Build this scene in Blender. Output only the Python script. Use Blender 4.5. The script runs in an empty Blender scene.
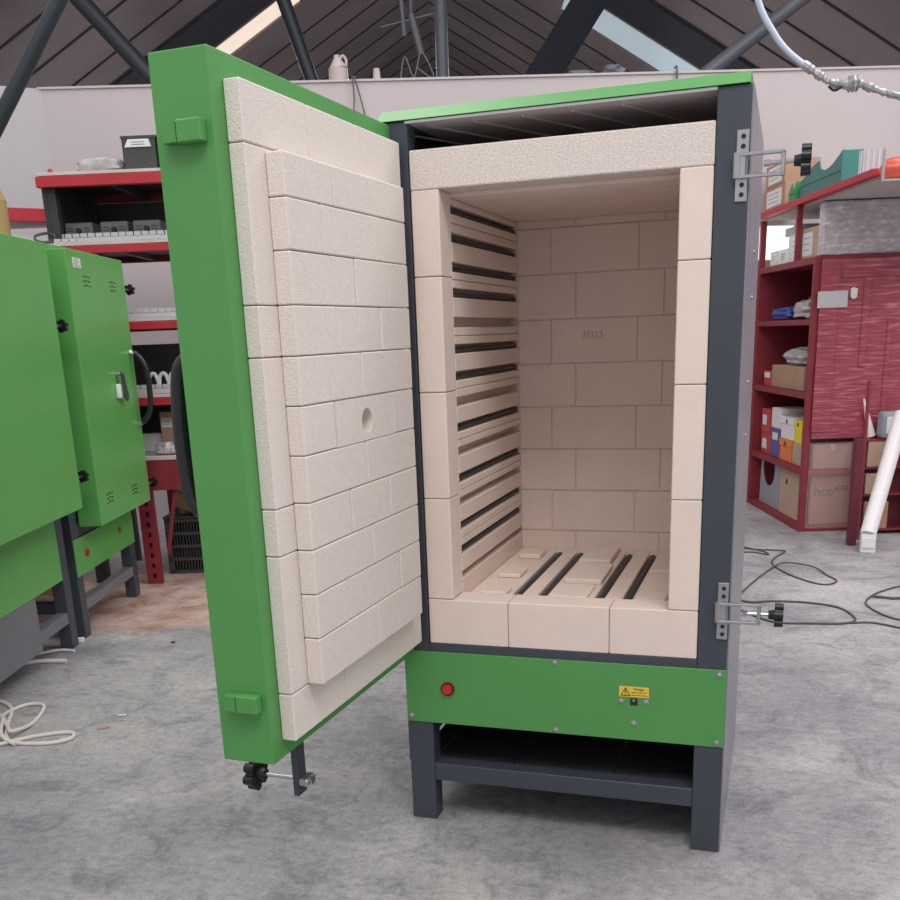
import bpy, bmesh, math, random
from mathutils import Vector, Matrix
random.seed(7)
SC = bpy.context.scene
COL = SC.collection
R = math.radians

# ------------------------------------------------------------------ camera
cam_d = bpy.data.cameras.new('camera'); cam = bpy.data.objects.new('camera', cam_d); COL.objects.link(cam)
_r = Vector((0.94945266, 0.31170268, -0.03716306)); _u = Vector((-0.05533507, 0.28272304, 0.95760415)); _f = Vector((-0.30899463, 0.90714339, -0.28568024))
M4 = Matrix(((_r.x, _u.x, -_f.x, 0.76073735), (_r.y, _u.y, -_f.y, -2.10748056), (_r.z, _u.z, -_f.z, 1.14923451), (0, 0, 0, 1)))
cam.matrix_world = M4
cam_d.sensor_fit = 'HORIZONTAL'; cam_d.sensor_width = 36.0; cam_d.lens = 36.0*997.68/900.0
cam_d.shift_x = 3.07/900.0; cam_d.shift_y = 182.72/900.0
cam_d.clip_start = 0.05; cam_d.clip_end = 200
SC.camera = cam

# ------------------------------------------------------------------ world + lights + exposure
SC.view_settings.view_transform = 'Standard'
try: SC.view_settings.look = 'None'
except Exception: pass
SC.view_settings.gamma = 1.0
SC.view_settings.use_curve_mapping = False
SC.view_settings.exposure = 0.0
W = bpy.data.worlds.new('world'); SC.world = W; W.use_nodes = True
W.node_tree.nodes['Background'].inputs[0].default_value = (0.97, 0.975, 1.0, 1)
W.node_tree.nodes['Background'].inputs[1].default_value = 0.66

ANG = R(17.5); ES = Vector((math.cos(ANG), math.sin(ANG), 0)); HT = Vector((-math.sin(ANG), math.cos(ANG), 0)); C0 = Vector((0.76074, -2.10748, 0))
def RP(s, t, z=0.0): return C0 + ES*s + HT*t + Vector((0, 0, z))    # room coordinates -> world

def area(name, loc, target, sx, sy, power, color=(1, 1, 1)):
    l = bpy.data.lights.new(name, 'AREA'); l.shape = 'RECTANGLE'; l.size = sx; l.size_y = sy; l.energy = power; l.color = color
    o = bpy.data.objects.new(name, l); COL.objects.link(o); o.location = loc
    o.rotation_euler = (Vector(target) - Vector(loc)).to_track_quat('-Z', 'Y').to_euler()
    return o
area('fill_light', RP(0.6, -0.6, 4.6), RP(0.3, 2.2, 0.7), 3.5, 1.2, 125, (1, .985, .96))  # unseen fill lamps added at camera side, left and right; no skylights there
area('fill_light', RP(-1.5, 4.2, 5.0), RP(-1.0, 5.0, 0.5), 1.4, 4.5, 80, (1, .985, .97))
area('fill_light', RP(2.8, 3.6, 4.4), RP(2.2, 5.4, 0.5), 1.2, 4.0, 100, (.98, .985, 1))
area('fill_light', RP(-2.4, 13.0, 3.9), RP(-2.0, 13.0, 0), 2.0, 8.0, 420, (1, .96, .93))  # hall lamps added so floor bounce brightens the roof
area('fill_light', RP(2.4, 13.0, 3.8), RP(2.0, 13.0, 0), 2.0, 8.0, 420, (.94, .96, 1))

# ------------------------------------------------------------------ materials
def lin(c):
    return tuple(((v/255)/12.92 if v/255 <= 0.04045 else ((v/255+0.055)/1.055)**2.4) for v in c)
def mat(name, rgb, rough=0.5, metal=0.0, noise=0.0, nscale=30, bump=0.0, bscale=200, rgb2=None, spec=0.5, detail=4, coat=0.0):
    m = bpy.data.materials.new(name); m.use_nodes = True; nt = m.node_tree; b = nt.nodes['Principled BSDF']
    c = lin(rgb); b.inputs['Base Color'].default_value = (*c, 1); b.inputs['Roughness'].default_value = rough; b.inputs['Metallic'].default_value = metal
    b.inputs['Specular IOR Level'].default_value = spec; b.inputs['Coat Weight'].default_value = coat
    tc = nt.nodes.new('ShaderNodeTexCoord')
    if noise > 0 or rgb2:
        n = nt.nodes.new('ShaderNodeTexNoise'); n.inputs['Scale'].default_value = nscale; n.inputs['Detail'].default_value = detail
        nt.links.new(tc.outputs['Object'], n.inputs['Vector'])
        r = nt.nodes.new('ShaderNodeValToRGB'); r.color_ramp.elements[0].position = 0.35; r.color_ramp.elements[1].position = 0.65
        c2 = lin(rgb2) if rgb2 else tuple(v*(1-noise) for v in c)
        r.color_ramp.elements[0].color = (*c2, 1); r.color_ramp.elements[1].color = (*c, 1)
        nt.links.new(n.outputs['Fac'], r.inputs['Fac']); nt.links.new(r.outputs['Color'], b.inputs['Base Color'])
    if bump > 0:
        n2 = nt.nodes.new('ShaderNodeTexNoise'); n2.inputs['Scale'].default_value = bscale; n2.inputs['Detail'].default_value = 3
        nt.links.new(tc.outputs['Object'], n2.inputs['Vector'])
        bp = nt.nodes.new('ShaderNodeBump'); bp.inputs['Strength'].default_value = bump; bp.inputs['Distance'].default_value = 0.002
        nt.links.new(n2.outputs['Fac'], bp.inputs['Height']); nt.links.new(bp.outputs['Normal'], b.inputs['Normal'])
    return m
M = {}
M['green'] = mat('green_paint', (84, 152, 80), 0.38, noise=0.05, nscale=6, bump=0.05, bscale=400)
M['green_new'] = mat('green_paint_bright', (98, 172, 88), 0.34, noise=0.06, nscale=4, bump=0.05, bscale=400)
M['dark'] = mat('anthracite_paint', (64, 69, 79), 0.45, noise=0.08, nscale=12, bump=0.06, bscale=500)
M['darkdeep'] = mat('anthracite_inside', (58, 58, 62), 0.5, noise=0.2, nscale=8)
M['galv'] = mat('galvanised_sheet', (150, 147, 156), 0.38, metal=0.35, noise=0.1, nscale=5)
M['brick'] = mat('insulating_firebrick', (232, 221, 213), 0.95, noise=0.10, nscale=240, bump=0.75, bscale=380, spec=0.15)
M['brick_smooth'] = mat('firebrick_smooth', (234, 216, 205), 0.95, noise=0.05, nscale=9, bump=0.2, bscale=420, spec=0.15)
M['brick_coarse'] = mat('firebrick_coarse_face', (232, 220, 213), 0.95, noise=0.2, nscale=230, bump=1.0, bscale=300, spec=0.15)
M['mortar'] = mat('mortar_joint', (92, 78, 68), 0.95)
M['stamp'] = mat('brick_stamp', (188, 165, 150), 0.95)
M['element'] = mat('heating_element', (62, 62, 66), 0.55, noise=0.3, nscale=300)
M['chrome'] = mat('zinc_plated_steel', (190, 190, 192), 0.28, metal=0.9, noise=0.1, nscale=60)
M['lip_highlight'] = mat('painted_edge_highlight', (225, 225, 225), 0.4, metal=0.2)
M['blackplastic'] = mat('black_plastic', (28, 30, 34), 0.35)
M['red_btn'] = mat('red_lamp_lens', (200, 30, 45), 0.25, coat=0.5)
M['darkred'] = mat('dark_red_bezel', (80, 20, 25), 0.4)
M['yellow'] = mat('yellow_label', (232, 196, 70), 0.5)
M['black'] = mat('black_print', (35, 30, 25), 0.6)
M['grey_print'] = mat('grey_print', (120, 120, 125), 0.6)
M['white'] = mat('white_plastic', (232, 230, 228), 0.45)
M['paper'] = mat('white_paper', (225, 224, 224), 0.8, noise=0.05, nscale=20)
M['wall'] = mat('painted_plaster', (188, 177, 178), 0.85, noise=0.05, nscale=1.4, bump=0.1, bscale=40)
M['wall_l'] = mat('painted_plaster_side', (180, 174, 179), 0.85, noise=0.04, nscale=1.4)
M['roof'] = mat('roof_panel', (132, 121, 121), 0.75, noise=0.35, nscale=0.5)
M['seam'] = mat('roof_seam', (48, 44, 46), 0.8)
M['steel'] = mat('dark_blue_steel', (40, 44, 53), 0.5, noise=0.15, nscale=5)
M['steel_l'] = mat('grey_steel', (92, 94, 102), 0.5, noise=0.15, nscale=5)
M['red_rack'] = mat('red_rack_beam', (190, 42, 58), 0.5, noise=0.12, nscale=7)
M['red_dark'] = mat('dark_red_rack', (142, 44, 56), 0.55, noise=0.2, nscale=9)
M['board'] = mat('chipboard_white', (206, 196, 192), 0.8, noise=0.1, nscale=20)
M['card'] = mat('cardboard', (176, 140, 116), 0.85, noise=0.1, nscale=6)
M['card2'] = mat('cardboard_pale', (190, 162, 142), 0.85, noise=0.1, nscale=6)
M['tape'] = mat('parcel_tape', (205, 190, 170), 0.35)
M['bag'] = mat('clear_bag', (188, 180, 182), 0.3, noise=0.25, nscale=30, bump=0.8, bscale=30)
M['blue'] = mat('blue_bag', (60, 92, 170), 0.5, noise=0.3, nscale=20, bump=0.5, bscale=40)
M['teal'] = mat('teal_crate_plastic', (54, 124, 118), 0.45, noise=0.15, nscale=8)
M['greencr'] = mat('green_crate_plastic', (48, 140, 84), 0.45, noise=0.1, nscale=8)
M['orange'] = mat('orange_card', (230, 132, 62), 0.6)
M['orange_film'] = mat('orange_red_film', (226, 92, 72), 0.3, noise=0.3, nscale=12, bump=0.8, bscale=15)
M['yellowbox'] = mat('yellow_card', (232, 206, 50), 0.6)
M['purple'] = mat('purple_card', (96, 88, 150), 0.6)
M['redcard'] = mat('red_card', (196, 66, 72), 0.6, noise=0.1, nscale=15)
M['crate'] = mat('dark_grey_crate', (66, 66, 68), 0.5, noise=0.1, nscale=12)
M['psu'] = mat('grey_unit', (112, 112, 118), 0.5, noise=0.1, nscale=30)
M['bagbrown'] = mat('brown_paper', (168, 140, 112), 0.85, noise=0.2, nscale=12, bump=0.8, bscale=14)
M['cable_w'] = mat('white_cable', (226, 216, 208), 0.5)
M['cable_k'] = mat('dark_cable', (84, 80, 82), 0.6)
M['hose'] = mat('pale_blue_hose', (192, 198, 218), 0.35)
M['wrap'] = mat('silver_wrap', (188, 184, 186), 0.35, metal=0.3, noise=0.35, nscale=40, bump=1, bscale=40)
M['tube'] = mat('white_tube', (236, 228, 230), 0.35)
M['tan'] = mat('tan_tube', (184, 156, 104), 0.7, noise=0.2, nscale=6)
M['patterned'] = mat('patterned_tape', (225, 222, 226), 0.5, noise=0.8, nscale=28)
M['binblue'] = mat('grey_blue_plastic', (150, 158, 168), 0.5)
M['gold'] = mat('brass_fitting', (170, 140, 70), 0.4, metal=0.7)
M['grey_side'] = mat('grey_base_panel', (118, 118, 124), 0.5, noise=0.1, nscale=5)

def film_mat(name, c1, c2, c3, scale, squash):
    m = bpy.data.materials.new(name); m.use_nodes = True; nt = m.node_tree; b = nt.nodes['Principled BSDF']
    tc = nt.nodes.new('ShaderNodeTexCoord'); mp = nt.nodes.new('ShaderNodeMapping'); mp.inputs['Scale'].default_value = squash
    n = nt.nodes.new('ShaderNodeTexNoise'); n.inputs['Scale'].default_value = scale; n.inputs['Detail'].default_value = 6
    nt.links.new(tc.outputs['Object'], mp.inputs['Vector']); nt.links.new(mp.outputs['Vector'], n.inputs['Vector'])
    r = nt.nodes.new('ShaderNodeValToRGB'); e = r.color_ramp.elements
    e[0].position = 0.3; e[0].color = (*lin(c1), 1); e[1].position = 0.72; e[1].color = (*lin(c3), 1)
    x = e.new(0.55); x.color = (*lin(c2), 1)
    nt.links.new(n.outputs['Fac'], r.inputs['Fac']); nt.links.new(r.outputs['Color'], b.inputs['Base Color'])
    bp = nt.nodes.new('ShaderNodeBump'); bp.inputs['Strength'].default_value = 0.7; bp.inputs['Distance'].default_value = 0.01
    nt.links.new(n.outputs['Fac'], bp.inputs['Height']); nt.links.new(bp.outputs['Normal'], b.inputs['Normal'])
    b.inputs['Roughness'].default_value = 0.28
    return m
M['film_red'] = film_mat('red_panel_under_film', (150, 60, 74), (166, 74, 88), (206, 128, 136), 5.0, (1.6, 1.6, 15.0))
M['film_grey'] = film_mat('silver_grey_film', (172, 163, 169), (198, 190, 194), (236, 230, 232), 6.0, (3.0, 3.0, 9.0))

# clear stretch film / plastic bag
def clear(name, col, alpha, rough=0.15):
    m = bpy.data.materials.new(name); m.use_nodes = True; b = m.node_tree.nodes['Principled BSDF']
    b.inputs['Base Color'].default_value = (*lin(col), 1); b.inputs['Roughness'].default_value = rough; b.inputs['Alpha'].default_value = alpha
    return m
M['clearfilm'] = clear('clear_pink_film', (225, 190, 192), 0.16)
M['clearbag'] = clear('clear_plastic', (225, 225, 228), 0.6)
M['jug'] = clear('milky_plastic', (190, 175, 172), 0.85, 0.4)

def emis(name, rgb, s):
    m = bpy.data.materials.new(name); m.use_nodes = True; b = m.node_tree.nodes['Principled BSDF']
    b.inputs['Base Color'].default_value = (*lin(rgb), 1); b.inputs['Emission Color'].default_value = (*lin(rgb), 1); b.inputs['Emission Strength'].default_value = s
    return m
M['lining'] = mat('grey_sheet_lining', (205, 196, 200), 0.45, metal=0.0, noise=0.15, nscale=4)
M['backing'] = mat('lilac_grey_backing', (104, 98, 104), 0.6, noise=0.1, nscale=4)
M['post_red'] = mat('very_dark_red_post', (104, 36, 50), 0.5, noise=0.2, nscale=9)
M['pale_plate'] = mat('pale_plate', (198, 194, 198), 0.5)
M['skyl'] = emis('skylight_sheet_right', (168, 184, 192), 0.62)
M['skyl2'] = emis('skylight_sheet_left', (232, 214, 198), 0.85)
M['win'] = emis('window_daylight', (255, 255, 255), 1.3)

def floor_mat():
    m = bpy.data.materials.new('worn_concrete'); m.use_nodes = True; nt = m.node_tree; b = nt.nodes['Principled BSDF']; L = nt.links
    tc = nt.nodes.new('ShaderNodeTexCoord')
    def noise(sc, det, rough=0.5, dist=0.0):
        n = nt.nodes.new('ShaderNodeTexNoise'); n.inputs['Scale'].default_value = sc; n.inputs['Detail'].default_value = det; n.inputs['Roughness'].default_value = rough; n.inputs['Distortion'].default_value = dist
        L.new(tc.outputs['Object'], n.inputs['Vector']); return n
    def ramp(src, stops):
        r = nt.nodes.new('ShaderNodeValToRGB'); e = r.color_ramp.elements
        e[0].position = stops[0][0]; e[0].color = stops[0][1]; e[1].position = stops[-1][0]; e[1].color = stops[-1][1]
        for p, c in stops[1:-1]: x = e.new(p); x.color = c
        L.new(src, r.inputs['Fac']); return r
    def mixc(f, a, c, mode='MIX'):
        x = nt.nodes.new('ShaderNodeMix'); x.data_type = 'RGBA'; x.blend_type = mode
        if isinstance(f, float): x.inputs[0].default_value = f
        else: L.new(f, x.inputs[0])
        L.new(a, x.inputs[6]); L.new(c, x.inputs[7]); return x.outputs[2]
    big = ramp(noise(1.3, 6, 0.6, 0.6).outputs['Fac'], [(0.3, (*lin((134, 131, 137)), 1)), (0.52, (*lin((168, 164, 166)), 1)), (0.7, (*lin((196, 190, 188)), 1))])
    fine = ramp(noise(38, 8, 0.75, 0.3).outputs['Fac'], [(0.32, (0.56, 0.56, 0.58, 1)), (0.48, (0.9, 0.9, 0.9, 1)), (0.66, (1.16, 1.16, 1.15, 1))])
    col = mixc(0.8, big.outputs['Color'], fine.outputs['Color'], 'MULTIPLY')
    grit = ramp(noise(150, 6, 0.8, 0.0).outputs['Fac'], [(0.36, (0.72, 0.72, 0.73, 1)), (0.5, (1, 1, 1, 1)), (0.66, (1.16, 1.16, 1.16, 1))])
    col = mixc(0.8, col, grit.outputs['Color'], 'MULTIPLY')
    # dark dirt scuffs
    mid = ramp(noise(4.2, 9, 0.7, 1.6).outputs['Fac'], [(0.34, (0.5, 0.52, 0.56, 1)), (0.5, (1, 1, 1, 1))])
    col = mixc(0.7, col, mid.outputs['Color'], 'MULTIPLY')
    # streaky scratches
    mp = nt.nodes.new('ShaderNodeMapping'); mp.inputs['Scale'].default_value = (2.0, 16.0, 1.0); mp.inputs['Rotation'].default_value = (0, 0, R(-25)); L.new(tc.outputs['Object'], mp.inputs['Vector'])
    ns = nt.nodes.new('ShaderNodeTexNoise'); ns.inputs['Scale'].default_value = 2.2; ns.inputs['Detail'].default_value = 8; ns.inputs['Roughness'].default_value = 0.7; L.new(mp.outputs['Vector'], ns.inputs['Vector'])
    st = ramp(ns.outputs['Fac'], [(0.36, (0.82, 0.82, 0.83, 1)), (0.46, (1, 1, 1, 1)), (0.64, (1, 1, 1, 1)), (0.72, (1.14, 1.13, 1.12, 1))])
    col = mixc(0.75, col, st.outputs['Color'], 'MULTIPLY')
    # reddish brick-dust patch on the floor behind the door
    gd = nt.nodes.new('ShaderNodeMapping'); gd.vector_type = 'TEXTURE'; c = RP(-1.35, 4.62); gd.inputs['Location'].default_value = (c.x, c.y, 0); gd.inputs['Scale'].default_value = (1.3, 0.62, 1.0); gd.inputs['Rotation'].default_value = (0, 0, ANG)
    L.new(tc.outputs['Object'], gd.inputs['Vector'])
    ln = nt.nodes.new('ShaderNodeVectorMath'); ln.operation = 'LENGTH'; L.new(gd.outputs['Vector'], ln.inputs[0])
    nn = noise(6, 7, 0.7, 0.1)
    ad = nt.nodes.new('ShaderNodeMath'); ad.operation = 'MULTIPLY_ADD'; L.new(nn.outputs['Fac'], ad.inputs[0]); ad.inputs[1].default_value = 0.8; L.new(ln.outputs['Value'], ad.inputs[2])
    msk = ramp(ad.outputs[0], [(0.0, (1, 1, 1, 1)), (0.98, (1, 1, 1, 1)), (1.0, (0, 0, 0, 1))])
    msk.color_ramp.elements[1].position = 0.9
    sc = nt.nodes.new('ShaderNodeMath'); sc.operation = 'MULTIPLY'; L.new(ad.outputs[0], sc.inputs[0]); sc.inputs[1].default_value = 0.72; L.new(sc.outputs[0], msk.inputs['Fac'])
    red = ramp(nn.outputs['Fac'], [(0.35, (*lin((160, 118, 104)), 1)), (0.6, (*lin((206, 182, 170)), 1))])
    col = mixc(msk.outputs['Color'], col, red.outputs['Color'])
    L.new(col, b.inputs['Base Color']); b.inputs['Roughness'].default_value = 0.66; b.inputs['Specular IOR Level'].default_value = 0.35
    bp = nt.nodes.new('ShaderNodeBump'); bp.inputs['Strength'].default_value = 0.25; bp.inputs['Distance'].default_value = 0.004
    L.new(noise(60, 8, 0.7).outputs['Fac'], bp.inputs['Height']); L.new(bp.outputs['Normal'], b.inputs['Normal'])
    return m
M['floor'] = floor_mat()

# ------------------------------------------------------------------ mesh helpers
class MB:
    def __init__(s): s.bm = bmesh.new()
    def box(s, x0, x1, y0, y1, z0, z1, bev=0.0, seg=1, rot=None, jit=0.0):
        t = bmesh.new(); bmesh.ops.create_cube(t, size=1.0)
        cx, cy, cz = (x0+x1)/2, (y0+y1)/2, (z0+z1)/2
        for v in t.verts: v.co = Vector((v.co.x*abs(x1-x0), v.co.y*abs(y1-y0), v.co.z*abs(z1-z0)))
        if bev > 0: bmesh.ops.bevel(t, geom=list(t.edges), offset=bev, segments=seg, affect='EDGES', profile=0.5)
        mt = Matrix.Translation((cx, cy, cz))
        if rot is not None: mt = mt @ rot
        t.transform(mt); s._add(t); return s
    def _add(s, t):
        me = bpy.data.meshes.new('tmp'); t.to_mesh(me); t.free(); s.bm.from_mesh(me); bpy.data.meshes.remove(me)
    def cyl(s, p0, p1, r0, r1=None, seg=16, caps=True):
        p0 = Vector(p0); p1 = Vector(p1); d = p1-p0; r1 = r0 if r1 is None else r1
        t = bmesh.new(); bmesh.ops.create_cone(t, cap_ends=caps, segments=seg, radius1=r0, radius2=r1, depth=d.length)
        t.transform(Matrix.Translation((p0+p1)/2) @ d.to_track_quat('Z', 'Y').to_matrix().to_4x4()); s._add(t); return s
    def sphere(s, c, r, seg=12, sc=(1, 1, 1)):
        t = bmesh.new(); bmesh.ops.create_uvsphere(t, u_segments=seg, v_segments=max(6, seg//2), radius=r)
        t.transform(Matrix.Translation(c) @ Matrix.Diagonal((*sc, 1))); s._add(t); return s
    def tube(s, pts, r, seg=8, sub=6, radf=None, flat=None):
        P = [Vector(p) for p in pts]
        if sub > 1:
            Q = []
            for i in range(len(P)-1):
                a = P[max(i-1, 0)]; b = P[i]; c = P[i+1]; d = P[min(i+2, len(P)-1)]
                for k in range(sub):
                    t = k/sub
                    Q.append(0.5*((2*b)+(c-a)*t+(2*a-5*b+4*c-d)*t*t+(3*b-3*c+d-a)*t*t*t))
            Q.append(P[-1]); P = Q
        rings = []; up = Vector((0, 0, 1)); bm = s.bm; N = None
        for i, p in enumerate(P):
            T = (P[min(i+1, len(P)-1)]-P[max(i-1, 0)]).normalized()
            if N is None:
                N = T.orthogonal().normalized()
                if abs(T.z) < .9: N = (up - T*up.dot(T)).normalized()
            else: N = (N - T*N.dot(T)).normalized()
            B = T.cross(N); rr = r*(radf(i/(len(P)-1)) if radf else 1.0)
            rings.append([bm.verts.new(p + (N*math.cos(2*math.pi*k/seg)*(flat or 1) + B*math.sin(2*math.pi*k/seg))*rr) for k in range(seg)])
        for i in range(len(rings)-1):
            for k in range(seg): bm.faces.new((rings[i][k], rings[i][(k+1) % seg], rings[i+1][(k+1) % seg], rings[i+1][k]))
        bm.faces.new(rings[0][::-1]); bm.faces.new(rings[-1]); return s
    def prism(s, pts, axis, a, b):
        # 2D polygon extruded along axis (0,1,2) between a and b
        def mk(p, v):
            l = list(p); l.insert(axis, v); return Vector(l)
        bm = s.bm; A = [bm.verts.new(mk(p, a)) for p in pts]; B = [bm.verts.new(mk(p, b)) for p in pts]; n = len(pts)
        bm.faces.new(A[::-1]); bm.faces.new(B)
        for i in range(n): bm.faces.new((A[i], A[(i+1) % n], B[(i+1) % n], B[i]))
        return s
    def blob(s, x0, x1, y0, y1, z0, z1, seed=0, amp=0.12, sub=3):
        rnd = random.Random(seed); t = bmesh.new(); bmesh.ops.create_icosphere(t, subdivisions=sub, radius=1.0)
        ph = [rnd.uniform(0, 6.28) for _ in range(6)]
        for v in t.verts:
            c = v.co.copy(); n = 1 + amp*(math.sin(5*c.x+ph[0])*math.sin(6*c.y+ph[1]) + .6*math.sin(11*c.z+ph[2]+4*c.x) + .35*rnd.uniform(-1, 1))
            c = Vector([math.copysign(abs(k)**0.7, k) for k in c])*n
            v.co = Vector(((x0+x1)/2 + c.x*(x1-x0)/2, (y0+y1)/2+c.y*(y1-y0)/2, max(z0, z0+(c.z*0.5+0.5)*(z1-z0))))
        s._add(t); return s
    def build(s, name, m, parent=None, smooth=False, ang=None):
        bmesh.ops.recalc_face_normals(s.bm, faces=list(s.bm.faces))
        me = bpy.data.meshes.new(name); s.bm.to_mesh(me); s.bm.free()
        if smooth:
            for p in me.polygons: p.use_smooth = True
            try: me.set_sharp_from_angle(angle=R(35))
            except Exception: pass
        me.materials.append(m); o = bpy.data.objects.new(name, me); COL.objects.link(o)
        if parent is not None: o.parent = parent
        return o
def text(name, body, size, m, parent, loc, rot, ext=0.0004, xs=1.0, al='CENTER'):
    cu = bpy.data.curves.new(name, 'FONT'); cu.body = body; cu.size = size; cu.extrude = ext; cu.align_x = al; cu.align_y = 'CENTER'
    tmp = bpy.data.objects.new('tmp_text', cu); COL.objects.link(tmp); bpy.context.view_layer.update()
    me = bpy.data.meshes.new_from_object(tmp); bpy.data.objects.remove(tmp); bpy.data.curves.remove(cu)
    me.transform(Matrix.Diagonal((xs, 1, 1, 1)))
    me.materials.clear(); me.materials.append(m); o = bpy.data.objects.new(name, me); COL.objects.link(o)
    o.parent = parent; o.location = loc; o.rotation_euler = rot
    return o
def tag(o, label=None, cat=None, group=None, kind=None):
    if label: o['label'] = label
    if cat: o['category'] = cat
    if group: o['group'] = group
    if kind: o['kind'] = kind
    return o
def empty(name, loc, rz, label, cat, group=None):
    o = bpy.data.objects.new(name, None); COL.objects.link(o); o.location = loc; o.rotation_euler = (0, 0, rz); o.empty_display_size = 0.1
    return tag(o, label, cat, group)
def struct(name, mb, m): return tag(mb.build(name, m), kind='structure')
def place(o, s, t, z=0, rz=None):
    o.location = RP(s, t, z); o.rotation_euler = (0, 0, ANG if rz is None else rz); return o

# ------------------------------------------------------------------ the setting
m_ = MB().box(-11, 11, -7, 22, -0.12, 0.0); fl = struct('floor', m_, M['floor'])
# back wall (partition, 2.6 m high)
ZW = 2.6
def wall_seg(name, s0, t0, s1, t1, z0, z1, thick, m):
    a = RP(s0, t0); b = RP(s1, t1); d = (b-a).normalized(); n = Vector((-d.y, d.x, 0))*thick
    mb = MB(); mb.prism([(a.x, a.y), (b.x, b.y), ((b+n).x, (b+n).y), ((a+n).x, (a+n).y)], 2, z0, z1); return struct(name, mb, m)
# window opening s 1.62..2.10, z 1.48..1.74 : wall built round it
TB = lambda s: 6.42 + (s+2.38)*0.0775
SL, SR = -2.38, 5.0; W0, W1, WZ0, WZ1 = 1.70, 2.16, 1.53, 1.735
mb = MB()
def qd(s0, s1, z0, z1):
    a = RP(s0, TB(s0)); b = RP(s1, TB(s1)); d = (b-a).normalized(); n = Vector((-d.y, d.x, 0))*0.15
    mb.prism([(a.x, a.y), (b.x, b.y), ((b+n).x, (b+n).y), ((a+n).x, (a+n).y)], 2, z0, z1)
qd(SL, W0, 0, ZW); qd(W1, SR, 0, ZW); qd(W0, W1, 0, WZ0); qd(W0, W1, WZ1, ZW)
struct('wall_back', mb, M['wall'])
mb = MB(); a = RP(W0, TB(W0)+.09); b = RP(W1, TB(W1)+.09)
mb.prism([(a.x, a.y), (b.x, b.y), (b.x-.005, b.y+.02), (a.x-.005, a.y+.02)], 2, WZ0, WZ1); struct('window_1', mb, M['win'])
wall_seg('wall_left', -3.55, 5.75, SL, TB(SL), 0, ZW+.005, 0.15, M['wall_l'])
mb = MB(); qd2 = [RP(SL-.02, TB(SL)-.012), RP(SR, TB(SR)-.012), RP(SR, TB(SR)+.17), RP(SL-.02, TB(SL)+.17)]
mb.prism([(p.x, p.y) for p in qd2], 2, ZW, ZW+.012); struct('trim_1', mb, M['wall'])

# roof: two slopes, ridge along the hall
HR, KR, SRD = 6.0, 0.6, -0.30
def slope_pts(side, t, x0, x1, dz0, dz1):
    return [(SRD+side*x0, t, HR-KR*x0+dz0), (SRD+side*x1, t, HR-KR*x1+dz0), (SRD+side*x1, t, HR-KR*x1+dz1), (SRD+side*x0, t, HR-KR*x0+dz1)]
def slope_slab(mb, side, t0, t1, x0, x1, dz0, dz1):
    A = [mb.bm.verts.new(RP(*p)) for p in slope_pts(side, t0, x0, x1, dz0, dz1)]
    B = [mb.bm.verts.new(RP(*p)) for p in slope_pts(side, t1, x0, x1, dz0, dz1)]
    mb.bm.faces.new(A[::-1]); mb.bm.faces.new(B)
    for i in range(4): mb.bm.faces.new((A[i], A[(i+1) % 4], B[(i+1) % 4], B[i]))
for side, nm in ((-1, 'left'), (1, 'right')):
    TE = 13.85 if side < 0 else 14.2
    mb = MB(); slope_slab(mb, side, 7.0, 13.30, 0, 8, 0, .12); slope_slab(mb, side, TE, 26, 0, 8, 0, .12)
    slope_slab(mb, side, 13.30, TE, 0, 1.5 if side < 0 else 1.7, 0, .12); slope_slab(mb, side, 13.30, TE, 4.6, 8, 0, .12)
    struct('ceiling' if nm == 'left' else 'ceiling', mb, M['roof'])
    mb = MB()
    for k in range(19):
        t = 7.6+k*0.80
        if 13.1 < t < 14.5: continue
        slope_slab(mb, side, t, t+.028, 0, 8, -.015, .0)
    struct('trim_2' if nm == 'left' else 'trim_3', mb, M['seam'])
    mb = MB(); slope_slab(mb, side, 13.30, TE, 1.5 if side < 0 else 1.7, 4.6, .03, .05); struct('window_2' if nm == 'left' else 'window_3', mb, M['skyl2'] if nm == 'left' else M['skyl'])
    mb = MB(); slope_slab(mb, side, 12.2, 13.1, 0, 8, -.05, 0); struct('trim_4' if nm == 'left' else 'trim_5', mb, M['steel'])
mb = MB(); g = [RP(-9, 25.9), RP(9, 25.9), RP(9, 26.1), RP(-9, 26.1)]; mb.prism([(p.x, p.y) for p in g], 2, 0, 6.1); struct('wall_far', mb, M['roof'])

def beam(name, pts, r, m, label, seg=14):
    mb = MB(); mb.cyl(RP(*pts[0]), RP(*pts[1]), r, seg=seg); o = mb.build(name, m, smooth=True); return tag(o, label, 'roof brace')
def ext(a, b, k0, k1):
    a = Vector(a); b = Vector(b); return (tuple(a-(b-a)*k0), tuple(b+(b-a)*k1))
beam('brace_tube', ext((-1.545, 4.5, 2.481), (-1.875, 4.5, 2.035), 1.2, .9), 0.031, M['steel'], 'dark steel tube slanting down across the white wall at the far left')
beam('brace_tube', ext((-2.601, 8, 3.512), (-2.182, 8, 3.034), .8, .7), 0.06, M['steel'], 'dark steel tube descending to the right behind the open green door top')
beam('brace_tube', ext((-1.285, 9, 3.671), (-1.131, 9, 3.181), 1, .5), 0.055, M['steel'], 'thin dark brace rising left of the milky jug')
beam('brace_tube', ext((2.463, 8, 3.307), (1.989, 8, 2.982), .8, .6), 0.05, M['steel_l'], 'grey brace tube in the roof above the top right of the kiln')
o = beam('roof_post', ((-.075, 9, 2.0), (-.045, 9, 6.0)), 0.05, M['steel_l'], 'upright grey pipe rising to the roof ridge above the wall'); o['category'] = 'post'
mb = MB(); P0, P1 = ext((1.118, 9, 3.643), (.783, 9, 3.177), 1.2, .5)
mb.cyl(RP(*P0), RP(*P1), 0.13, seg=4); tag(mb.build('roof_beam', M['steel']), 'wide dark steel rafter leaning left of the right skylight', 'roof beam')
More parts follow.
